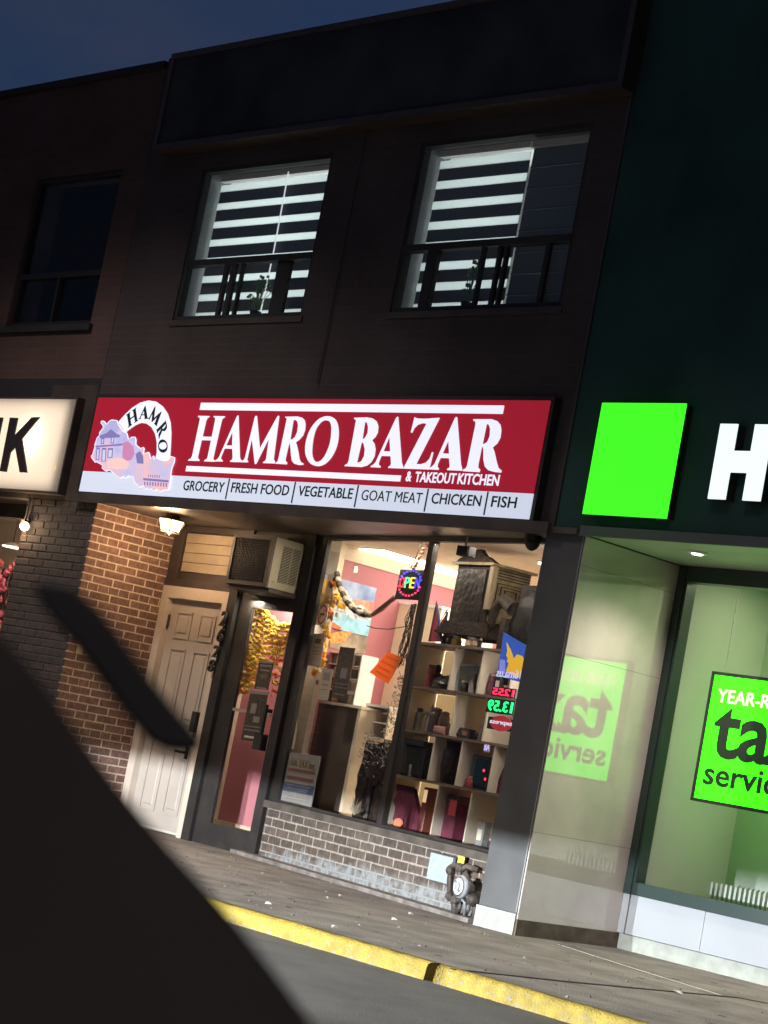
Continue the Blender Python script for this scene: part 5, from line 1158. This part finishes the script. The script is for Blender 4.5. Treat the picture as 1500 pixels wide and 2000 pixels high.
# its carved right side recedes into the shop
xs = sx1_-.0445
obj('carved_side', MB(WM).box(xs, xs+.006, .331, .64, sz0_+.12, sz1_), M_gold, T)
for k in range(7):
    i = .012+k*.017; y0_, y1_, za, zb2 = .335+i, .636-i, sz0_+.14+i, sz1_-.09-i*.6; e_ = .0065; m_k = M_dkw if k % 2 else M_gold; x_ = xs+.0062
    obj('carved_frame', MB(WM).box(x_, x_+.003+.0012*k, y0_, y0_+e_, za, zb2).box(x_, x_+.003+.0012*k, y1_-e_, y1_, za, zb2).box(x_, x_+.003+.0012*k, y0_+e_, y1_-e_, zb2-e_, zb2), m_k, T)
for k in range(4): obj('carved_bar', MB(WM).box(xs+.0062, xs+.011, .335, .636, sz1_-.022-.02*k, sz1_-.014-.02*k), M_dkw, T)
# dark bag on the right
p = g4(1180, 560, .38); 
T = T_at('black_wrapped_figure', 'large black plastic wrapped figure filling the upper right of the right pane', 'figure', (p.x, .42, 1.83))
fb = MB(WM).blob((p.x+.08, .45, 2.03), (.20, .12, .27), 14, 10, .07); obj('wrapping', fb, mat('black_plastic', (.012, .010, .009), .5, spec=.15, var=.5, vs=20, bump=.6, bs=18), T, smooth=True)
hp_ = g4(970, 700, .34)
obj('trunk', MB(WM).tube([(p.x-.02, .34, 2.12), (hp_.x+.03, .33, hp_.z+.01), (hp_.x-.045, .33, hp_.z-.05), (hp_.x-.07, .33, hp_.z-.16), (hp_.x-.075, .33, 1.88)], [.055, .045, .035, .03, .028], 9), M_dkw, T, smooth=True)
obj('block_top', MB(WM).cham(p.x-.07, p.x+.30, .40, .60, 2.15, g4(1180, 545, .40).z, .01), mat('dark_box', (.02, .016, .013), .6, spec=.15, var=.3, vs=9), T)
obj('leg', MB(WM).box(hp_.x+.06, hp_.x+.12, .32, .40, 1.821, 2.05), M_dkw, T)
# flags
def flag(pts_, d, label):
    v = [g4(x, y, d) for x, y in pts_]; T = T_at('pennant_flag', label, 'flag', (v[0].x, d, v[-1].z))
    obj('cloth', MB(WM).prism([[(q.x, q.z) for q in v]], d, d+.004), M_flagr, T)
    e = v; obj('blue_border', MB(WM).tube([(e[0].x, d-.002, e[0].z), (e[1].x, d-.002, e[1].z)], .010, 5), M_flagb, T)
    obj('stick', MB(WM).tube([(e[0].x, d-.004, e[0].z+.02), (e[2].x, d-.004, e[2].z)], .004, 5), M_dk, T)
flag([(352, 720), (405, 1080), (280, 1078)], .26, 'crimson pennant flag with a blue edge nearest the window post'); flag([(455, 800), (420, 990), (375, 920)], .33, 'small crimson pennant flag tucked behind the larger one by the shrine')
# little boxes under the shrine
for k, (x0, x1, z0, z1, m, lab) in enumerate(((490, 560, 1010, 1080, M_mar, 'small yellow jar between the feet of the shrine cabinet'), (630, 730, 1010, 1090, mat('packet_tan2', (.6, .42, .3), .4), 'pink and white packet under the middle of the shrine cabinet'), (735, 765, 1030, 1100, M_dk, 'small dark jar under the right of the shrine cabinet'))):
    a, b = g4(x0, z1, .28), g4(x1, z0, .28)
    T = T_at('jar', lab, 'jar', ((a.x+b.x)/2, .3, 1.821)); obj('body', MB(WM).lathe(((a.x+b.x)/2, .30, 1.821), [((b.x-a.x)*.42, 0), ((b.x-a.x)*.5, .01), ((b.x-a.x)*.5, .045), ((b.x-a.x)*.35, .055)], 10), m, T); obj('lid', MB(WM).lathe(((a.x+b.x)/2, .30, 1.877), [((b.x-a.x)*.4, 0), ((b.x-a.x)*.4, .014)], 10), M_cream, T)
# ceiling thing and speaker
p = onZ(908, 1075, 2.46); T = thing('ceiling_camera', 'small square device hanging from the shop ceiling above the shrine cabinet', 'camera', tuple(p))
obj('head', MB().cham(p.x-.06, p.x+.06, p.y-.03, p.y+.05, p.z-.04, p.z+.03, .01), M_blackm, T); obj('stem', MB().tube([(p.x, p.y, p.z+.03), (p.x, p.y, 2.559)], .008, 5), M_gry, T)
p = onW(1048, 1056, -.06); T = T_at('dome_camera', 'small dark dome camera under the soffit at the right end of the shop window', 'camera', (p.x, -.07, 2.47))
obj('dome', MB(WM).lathe((p.x, -.09, 2.455), [(.012, 0), (.035, .015), (.05, .04), (.052, .07)], 14), M_blackm, T, smooth=True); obj('plate', MB(WM).lathe((p.x, -.09, 2.526), [(.062, 0), (.062, .03)], 14), M_black, T)

# row 4 (1.495..1.80): silhouettes, photo frame, boxes
def figure(sx, z, label, m, h=.18, lie=False):
    T = T_at('figurine', label, 'figurine', (sx, .36, z)); q = MB(WM)
    q.lathe((sx, .36, z), [(.07, 0), (.075, .02), (.05, .06), (.045, .11), (.02, .125)], 10).blob((sx, .36, z+.15), (.028, .028, .032), 9, 6, .05).tube([(sx-.05, .35, z+.10), (sx-.085, .34, z+.05), (sx-.03, .33, z+.03)], .014, 6).tube([(sx+.05, .35, z+.10), (sx+.085, .34, z+.05), (sx+.03, .33, z+.03)], .014, 6)
    obj('body', q, m, T, smooth=True); return T
figure(g4(300, 1350).x, 1.496, 'dark seated figurine at the left of the row under the shrine', M_dkw)
T = T_at('cloth_pile', 'heap of dark folded cloth with a pointed end in the row under the shrine', 'cloth', (g4(400, 1400).x, .36, 1.496))
q = g4(400, 1400); obj('folds', MB(WM).blob((q.x-.02, .36, 1.54), (.15, .08, .06), 10, 6, .18).tube([(q.x+.06, .35, 1.55), (q.x+.10, .35, 1.66)], [.05, .02], 7), M_dk, T)
q = g4(640, 1450); q1 = g4(575, 1310)
T = T_at('photo_frame', 'silver edged photo frame leaning in the row under the shrine', 'frame', (q.x, .34, 1.496))
FM = WM @ Matrix.Translation((q.x-.01, .33, 1.50)) @ Matrix.Rotation(-.16, 4, 'Y') @ Matrix.Rotation(.55, 4, 'Z')
obj('rim', MB(FM).box(-.10, -.085, 0, .02, 0, .21).box(.085, .10, 0, .02, 0, .21).box(-.085, .085, 0, .02, .195, .21).box(-.085, .085, 0, .02, 0, .015), M_steel, T)
obj('photo', MB(FM).box(-.085, .085, .006, .016, .015, .195), mat('dim_green_photo', (.18, .19, .13), .3, var=.2, vs=12), T)
for k, (a_, w_, h_, m, lab) in enumerate(((800, .09, .20, M_dk, 'tall dark box left of the blue winged poster'), (880, .10, .17, mat('brown_box', (.14, .07, .045), .5), 'brown box with a pale badge behind the blue winged poster'), (745, .05, .09, mat('plum_box', (.10, .03, .04), .5), 'low plum coloured box beside the photo frame'))):
    q = g4(a_, 1400, .36); T = T_at('goods_box', lab, 'box', (q.x, .36, 1.496)); obj('carton', MB(WM).cham(q.x-w_/2, q.x+w_/2, .33+.02*k, .45, 1.496, 1.496+h_, .006), m, T); obj('label', MB(WM).box(q.x-w_*.2, q.x+w_*.2, .326+.02*k, .3285+.02*k, 1.50+h_*.55, 1.50+h_*.75), M_gry, T)
# row 3 (1.175..1.477): tea set, cloth
for k, (a_, b_2, lab, m) in enumerate(((185, .15, 'dark narrow bottle nearest the post in the second row of cubbies', M_dk), (260, .13, 'tan tin in the second row of cubbies', mat('tan_tin', (.38, .27, .17), .4)), (345, .17, 'dark brown jar beside the tan tin', mat('brown_jar', (.10, .07, .06), .35)), (430, .15, 'pale brown jar at the right of the second row first cubby', mat('brown_jar2', (.25, .18, .12), .4)))):
    q = g4(a_, 1800, .34); T = T_at('container', lab, 'container', (q.x, .34, 1.176)); r_ = (.032, .052, .05, .04)[k]
    obj('body', MB(WM).lathe((q.x, .34, 1.176), [(r_, 0), (r_*1.05, .01), (r_, b_2*.8), (r_*.7, b_2)], 12), m, T, smooth=True); obj('lid', MB(WM).lathe((q.x, .34, 1.177+b_2), [(r_*.75, 0), (r_*.75, .012), (.01, .02)], 12), M_blackm if k == 0 else M_gry, T)
q = g4(400, 1850, .28); T = T_at('pink_packet', 'pink packet lying in front of the jars', 'packet', (q.x, .28, 1.176)); obj('pack', MB(WM).cham(q.x-.07, q.x+.08, .26, .31, 1.176, 1.235, .01), pcs[1], T); obj('seam', MB(WM).box(q.x-.06, q.x+.07, .257, .2595, 1.20, 1.206), M_ppr, T)
q = g4(640, 1870, .34); T = T_at('black_shawl', 'crumpled black shawl along the bottom of the second row of cubbies', 'cloth', (q.x, .34, 1.176))
obj('folds', MB(WM).blob((q.x-.02, .34, 1.20), (.20, .06, .045), 14, 6, .2).tube([(q.x-.20, .33, 1.24), (q.x, .32, 1.22), (q.x+.15, .33, 1.19)], [.03, .03, .015], 7), M_dk, T)
# row 2 (.84..1.157)
q0, q1 = g5(250, 660), g5(480, 470); T = T_at('handbag', 'black glossy handbag at the left of the third row of cubbies', 'bag', ((q0.x+q1.x)/2, .34, .841))
obj('body', MB(WM).cham(q0.x+.02, q1.x-.015, .28, .42, .841, q1.z+.01, .02), mat('black_gloss', (.012, .014, .013), .15, bump=.6, bs=25), T); obj('lid', MB(WM).cham(q0.x+.025, q1.x-.02, .27, .43, q1.z+.0105, q1.z+.05, .008), mat('dark_teal_lid', (.02, .04, .035), .3), T)
obj('handle', MB(WM).tube([(q0.x+.06, .33, q1.z+.045), (q0.x+.08, .33, q1.z+.085), (q1.x-.09, .33, q1.z+.085), (q1.x-.07, .33, q1.z+.045)], .008, 6), M_steel, T)
q0, q1 = g5(560, 720), g5(720, 395); T = T_at('black_vase', 'tall dark textured vase in the third row of cubbies', 'vase', ((q0.x+q1.x)/2, .34, .841)); w_ = (q1.x-q0.x)/2
obj('body', MB(WM).lathe(((q0.x+q1.x)/2, .34, .841), [(w_*.6, 0), (w_*.75, .02), (w_*.95, .12), (w_*.9, .22), (w_*.7, .26), (w_*.8, .30)], 14), M_dkw, T, smooth=True); obj('rim', MB(WM).lathe(((q0.x+q1.x)/2, .34, 1.1415), [(w_*.82, 0), (w_*.82, .008)], 14), M_dk, T)
q0, q1 = g5(800, 770), g5(1000, 540); T = T_at('small_television', 'small dark teal screen box with red dots in the third row of cubbies', 'screen', ((q0.x+q1.x)/2, .36, .841))
obj('case', MB(WM).cham(q0.x, q1.x-.01, .30, .40, .855, q1.z, .012), M_blackm, T); obj('screen', MB(WM).box(q0.x+.02, q1.x-.03, .2955, .2995, .875, q1.z-.02), mat('teal_screen', (.01, .035, .045), .12), T); obj('foot', MB(WM).box(q0.x-.01, q1.x, .30, .42, .841, .8545), M_blackm, T)
for (a_, b_2) in ((935, 645), (988, 692), (945, 715)): v = g5(a_, b_2, .29); obj('red_dot', MB(WM).lathe((v.x, .2895, v.z), [(.002, 0), (.010, .001), (.010, .005)], 10, 'y'), emis('led_red_dot', (1, .03, .08), 2.5), T)
q = g5(1080, 700, .30); T = T_at('red_pennant', 'maroon pointed pennant at the right end of the third row', 'flag', (q.x, .30, .841)); obj('cloth', MB(WM).prism([[(q.x-.07, .845), (q.x+.05, .845), (q.x+.05, 1.12)]], .30, .306), M_mag, T); obj('pole', MB(WM).tube([(q.x+.055, .302, .842), (q.x+.055, .302, 1.14)], .004, 5), M_dk, T)
q = g5(965, 460, .26); T = T_at('tiny_screen_glow', 'tiny pale violet lit label in the third row of cubbies', 'label', (q.x, .26, q.z)); obj('plate', MB(WM).box(q.x-.04, q.x+.04, .26, .264, q.z-.03, q.z+.04), mat('cream_plate', (.5, .42, .3), .5), T); text('BA', WM, q.x-.032, q.x+.032, q.z-.02, q.z+.03, emis('lit_violet', (.55, .5, 1.0), 1.2), T, y0=.2565, thick=.003)
# row 1 (.452..0.82)
q0, q1 = g5(230, 1150), g5(380, 790); T = T_at('maroon_shawl', 'maroon shawl draped from a hanger in the bottom row of cubbies', 'shawl', ((q0.x+q1.x)/2, .34, .452))
pl = [g5(x, y, .33) for x, y in ((243, 768), (380, 795), (400, 900), (430, 1020), (445, 1110), (415, 1160), (300, 1145), (225, 1120), (215, 1040), (235, 950), (220, 890), (250, 840))]
obj('cloth', MB(WM).prism([[(v.x, max(v.z, .456)) for v in pl][::-1]], .31, .345), M_mag, T); obj('hanger', MB(WM).tube([(pl[0].x, .32, pl[0].z+.005), (pl[1].x, .32, pl[1].z+.005)], .007, 6), M_dk, T)
obj('hem_embroidery', MB(WM).blob((pl[7].x+.06, .30, .49), (.06, .012, .035), 10, 5, .3), mat('orange_embroidery', (.6, .20, .10), .7), T)
q = g5(475, 930, .34); T = T_at('narrow_box', 'narrow brown red box standing on end beside the maroon shawl', 'box', (q.x, .34, .452)); obj('carton', MB(WM).cham(q.x-.035, q.x+.035, .31, .42, .452, .79, .006), mat('red_brown_box', (.16, .04, .025), .5), T); obj('tab', MB(WM).box(q.x-.02, q.x+.025, .306, .309, .68, .77), emis('lit_tab', (.9, .62, .3), .8), T)  # brightness of the tab put in as a glow of its own
q = g5(700, 1000, .34); T = T_at('wine_box', 'tall maroon and red gift box in the middle of the bottom row', 'box', (q.x, .34, .452)); obj('carton', MB(WM).cham(q.x-.075, q.x+.07, .30, .42, .452, .72, .008), M_mag, T); obj('cap', MB(WM).cham(q.x-.075, q.x+.07, .30, .42, .7205, .775, .008), mat('grey_plum', (.10, .06, .065), .5), T); obj('band', MB(WM).box(q.x-.02, q.x+.07, .2965, .2995, .63, .74), mat('rose_red', (.45, .06, .08), .5), T)
gi = 0
for (row, s_a, s_b, names) in ((4, 1.62, 1.80, ['low brown bowl', 'small black cup']), (3, 1.50, 1.62, ['dull red tin']), (3, 1.98, 2.30, ['squat black pot', 'thin dark bottle', 'grey carton']), (3, 2.33, 2.62, ['plum coloured tin', 'small black carton', 'brown cup']), (2, 1.50, 1.72, ['olive carton', 'dark flask']), (2, 2.10, 2.44, ['low black box', 'brown flask']), (1, 1.52, 1.60, ['thin black flask']), (1, 2.28, 2.38, ['dark red cup']), (0, 2.52, 2.80, ['grey tall box', 'black low tin'])):
    for j, nm in enumerate(names):
        sx = s_a+(s_b-s_a)*(j+.5)/len(names); z = (.453, .841, 1.176, 1.496, 1.821)[row]; kind = nm.split()[-1]; col_ = {'black': (.03, .028, .028), 'dark': (.05, .035, .03), 'brown': (.13, .07, .04), 'red': (.25, .04, .03), 'plum': (.12, .03, .05), 'grey': (.2, .2, .19), 'olive': (.12, .12, .05)}[[w for w in nm.split() if w in ('black', 'dark', 'brown', 'red', 'plum', 'grey', 'olive')][-1]]
        h_ = (.07 if ('low' in nm or 'squat' in nm or kind in ('cup', 'bowl')) else random.uniform(.13, .2)); r = random.uniform(.028, .045)
        T = T_at(kind if kind != 'carton' else 'carton', nm + (' in the bottom row', ' in the third row down', ' in the second row down', ' in the top row of cubbies', ' on top')[row] + ' of the display shelving', kind, (sx, .31, z)); mg = mat('goods_'+nm.replace(' ', '_'), col_, .45, var=.3, vs=30)
        if kind in ('carton', 'box'): obj('body', MB(WM).cham(sx-r, sx+r, .28, .34, z, z+h_, .005), mg, T); obj('label', MB(WM).box(sx-r*.7, sx+r*.7, .277, .2795, z+h_*.3, z+h_*.7), pcs[(gi+3) % 5], T)
        else:
            pr_ = [(r*.8, 0), (r, .01), (r, h_*.7), (r*.75, h_)] if kind not in ('bottle', 'flask') else [(r*.8, 0), (r*.85, h_*.6), (r*.3, h_*.75), (r*.3, h_)]
            obj('body', MB(WM).lathe((sx, .31, z), pr_, 12), mg, T, smooth=True); obj('rim', MB(WM).lathe((sx, .31, z+h_+.001), [(pr_[-1][0]*1.05, 0), (pr_[-1][0]*1.05, .012)], 12), pcs[gi % 5], T)
        gi += 1
# reflections of signs across the street, built as glowing boards behind the glass
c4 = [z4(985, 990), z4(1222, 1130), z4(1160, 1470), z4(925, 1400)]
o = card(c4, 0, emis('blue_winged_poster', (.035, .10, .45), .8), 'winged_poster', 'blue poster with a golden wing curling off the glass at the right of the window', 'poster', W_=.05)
wing = [(.16, .20), (.24, .40), (.22, .52), (.30, .56), (.28, .66), (.36, .68), (.34, .78), (.30, .90), (.50, .93), (.72, .97), (.93, .93), (1.0, .55), (.94, .42), (.80, .34), (.62, .36), (.52, .52), (.36, .34)]
def card_pt(u, v_, d):
    tl_, tr_, br2, bl2 = [Vector(c) for c in c4]; p = (tl_*(1-u)+tr_*u)*(1-v_)+(bl2*(1-u)+br2*u)*v_; return onW(p.x, p.y, d)
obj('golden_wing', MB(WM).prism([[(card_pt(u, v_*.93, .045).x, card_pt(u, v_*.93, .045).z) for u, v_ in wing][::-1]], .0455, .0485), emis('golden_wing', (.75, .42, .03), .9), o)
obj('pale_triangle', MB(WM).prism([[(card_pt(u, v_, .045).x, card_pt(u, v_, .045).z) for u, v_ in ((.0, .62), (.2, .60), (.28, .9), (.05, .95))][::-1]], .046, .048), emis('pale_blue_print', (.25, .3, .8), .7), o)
v0, v1 = card_pt(-.02, 1.03, .05), card_pt(.95, .88, .05)
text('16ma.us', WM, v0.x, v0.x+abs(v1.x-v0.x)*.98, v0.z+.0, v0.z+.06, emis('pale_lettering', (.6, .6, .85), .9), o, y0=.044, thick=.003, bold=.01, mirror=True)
def reflected_board(px4, txt, col_, label, name, size=(.06, .94, .12, .88), board=M_blackm):
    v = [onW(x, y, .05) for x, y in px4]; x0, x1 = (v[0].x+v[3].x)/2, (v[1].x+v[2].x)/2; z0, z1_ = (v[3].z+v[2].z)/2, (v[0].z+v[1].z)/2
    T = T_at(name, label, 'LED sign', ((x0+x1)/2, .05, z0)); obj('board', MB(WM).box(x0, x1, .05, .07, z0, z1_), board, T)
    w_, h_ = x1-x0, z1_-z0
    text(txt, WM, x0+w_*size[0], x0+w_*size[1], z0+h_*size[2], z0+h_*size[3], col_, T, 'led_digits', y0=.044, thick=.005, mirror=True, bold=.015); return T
reflected_board([z4(880, 1490), z4(1105, 1540), z4(1090, 1625), z4(870, 1580)], '1255', emis('led_red_digits', (1.0, .03, .09), 1.8), 'red lit LED number board on the glass, upper of the two', 'red_led_board')
reflected_board([z4(835, 1610), z4(1095, 1640), z4(1080, 1770), z4(815, 1750)], '13.59', emis('led_green_digits', (.02, 1.0, .22), 1.8), 'green lit LED number board on the glass below the red one', 'green_led_board')
T = reflected_board([z4(840, 1790), z4(1090, 1815), z4(1075, 1930), z4(825, 1905)], 'express', emis('express_letters', (.75, .72, .85), .9), 'dark board with a red oval reading express backwards below the green numbers', 'express_board', (.10, .98, .36, .72))
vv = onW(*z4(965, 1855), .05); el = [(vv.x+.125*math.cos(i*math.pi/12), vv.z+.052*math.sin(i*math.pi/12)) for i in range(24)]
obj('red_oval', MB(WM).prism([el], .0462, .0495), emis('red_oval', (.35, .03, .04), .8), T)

# ================================================================== OUTSIDE THE LOW WALL
zb = lambda a, b: (720+a/4.6875, 1600+b/4.6875)
v = [onW(*zb(a, b), -.03) for a, b in ((570, 308), (795, 350), (715, 590), (532, 550))]
x0, x1 = (v[0].x+v[3].x)/2, v[1].x-.02; z0, z1_ = (v[3].z+v[2].z)/2, (v[0].z+v[1].z)/2
T = T_at('white_service_panel', 'white square metal access panel on the low brick wall beside the gas meter', 'panel', ((x0+x1)/2, -.02, z0))
obj('plate', MB(WM).cham(x0, x1, -.036, -.014, z0, z1_, .004), mat('service_panel_paint', (.32, .37, .38), .45, var=.08, vs=15), T); obj('frame', MB(WM).box(x0-.008, x1+.008, -.0135, -.0075, z0-.008, z1_+.008), M_brown, T)
for (a, b) in ((x0+.02, z0+.02), (x1-.02, z0+.02), (x0+.02, z1_-.02), (x1-.02, z1_-.02)): obj('screw', MB(WM).lathe((a, -.040, b), [(.001, 0), (.006, .001), (.006, .004)], 8, 'y'), M_steel, T)
p = onW(*zb(843, 377), -.05)
tag(obj('yellow_tag', MB(WM).cham(p.x-.038, p.x+.038, -.05, -.044, p.z-.028, p.z+.028, .002).box(p.x-.004, p.x+.004, -.044, -.009, p.z+.005, p.z+.02), mat('yellow_plastic', (.55, .50, .08), .5)), 'small yellow tag on the wall above the gas pipe', 'tag')
# gas regulator and pipes
M_pipe = mat('rusty_grey_pipe', (.055, .042, .034), .6, var=.5, vs=20, bump=.5, bs=60)
T = T_at('gas_meter', 'gas regulator with a round pale dial and dark pipes at the low wall', 'gas meter', (2.92, -.10, 0))
def m_(a, b, d=-.10): return Vector(WM @ onW(*zb(a, b), d))
pA = [m_(840, 470), m_(835, 425), m_(775, 425), m_(750, 440), m_(745, 520), m_(742, 700)]
obj('pipe', MB().tube([m_(1005, 470, -.04), m_(900, 430, -.08), *pA], .020, 10), M_pipe, T, smooth=True)
obj('pipe', MB().tube([m_(838, 440), m_(835, 520), m_(832, 560)], .017, 10), M_pipe, T, smooth=True)
obj('pipe', MB().tube([m_(742, 690), m_(745, 720), m_(790, 745), m_(790, 870, -.09)], .026, 10), M_pipe, T, smooth=True)
obj('pipe', MB().tube([m_(790, 745), m_(860, 735), m_(835, 800), m_(815, 860, -.09)], .017, 8), M_pipe, T, smooth=True)
obj('pipe', MB().tube([m_(860, 735), m_(880, 760), m_(875, 900, -.06)], .012, 8), M_steel, T, smooth=True)
obj('pipe', MB().tube([m_(985, 720, -.06), m_(980, 790, -.06), m_(965, 940, -.06)], .020, 8), M_pipe, T, smooth=True)
obj('vent_cap', MB().blob(m_(960, 740, -.08), (.05, .05, .045), 12, 8, .0), M_pipe, T, smooth=True)
c = onW(*zb(822, 615), -.17)
obj('dial_body', MB(WM).lathe((c.x, -.17, c.z), [(.060, .0), (.074, .006), (.076, .03), (.070, .045), (.05, .06), (.03, .11)], 22, 'y'), mat('grey_cast_metal', (.42, .42, .44), .4, metal=.3, var=.15, vs=20), T, smooth=True)
obj('dial_face', MB(WM).lathe((c.x, -.174, c.z), [(.05, .0), (.055, .002), (.055, .0035)], 22, 'y'), mat('pale_dial', (.62, .62, .66), .35), T)
obj('dial_cap', MB(WM).lathe((c.x, -.190, c.z), [(.012, 0), (.026, .004), (.030, .015)], 16, 'y'), mat('grey_cast_metal', (.4, .4, .4)), T)
obj('dial_ridge', MB(WM @ Matrix.Translation((c.x, 0, c.z)) @ Matrix.Rotation(.8, 4, 'Y')).box(-.045, .045, -.184, -.1745, -.005, .005), M_gry, T)
for a, b in ((745, 700), (790, 745), (750, 470), (838, 450)):
    obj('fitting', MB().blob(m_(a, b), (.034, .034, .034), 10, 7, .03), M_pipe, T)

# ================================================================== THE CAR THE PHOTOGRAPH WAS TAKEN FROM
M_car = mat('black_car_trim', (.028, .024, .023), .55, var=.15, vs=6); M_rub = mat('black_rubber', (.012, .012, .013), .7)
def near(px, py, d): q = ray(px, py).normalized(); return CAM + q*d
def slab(outline, d, th, m, name, label, cat, rnd=.012, lat=1.0):
    mid = near(750, 1000, d); nrm = vd
    pts_ = [CAM + ray(x, y)*(d/FPX) for x, y in outline]; n = len(pts_); cc = sum(pts_, Vector())/n
    mb = MB(); L = []
    for k, off in ((rnd, 0), (0, rnd), (0, th-rnd), (rnd, th)):
        L.append([p + (cc-p).normalized()*k + (nrm - vr*lat - vu*lat)*off for p in pts_])
    vs = [v for r in L for v in r]; fs = []
    for i in range(3):
        for k in range(n): fs.append((i*n+k, i*n+(k+1) % n, (i+1)*n+(k+1) % n, (i+1)*n+k))
    for base in (0, 3*n):
        tr_ = tessellate_polygon([[Vector((x, y, 0)) for x, y in outline]])
        for t_ in tr_: fs.append(tuple(base+i for i in t_))
    mb.add(vs, fs); o = obj(name, mb, m); return tag(o, label, cat)
slab([(-160, 1050), (0, 1232), (60, 1300), (115, 1372), (165, 1438), (232, 1520), (345, 1655), (445, 1772), (532, 1885), (612, 1995), (710, 2150), (760, 2300), (-400, 2300), (-400, 1060)], .80, .03, M_car, 'car_pillar', 'big blurred black car pillar and door edge filling the lower left corner', 'car pillar', .003)
slab([(66, 1142), (95, 1134), (140, 1140), (190, 1180), (245, 1250), (295, 1322), (350, 1390), (400, 1450), (378, 1468), (325, 1462), (290, 1442), (235, 1372), (180, 1298), (130, 1232), (92, 1184)], .86, .010, M_rub, 'wiper_blade', 'blurred black bar slanting over the white door, the wiper blade of the car', 'wiper', .002, .25)
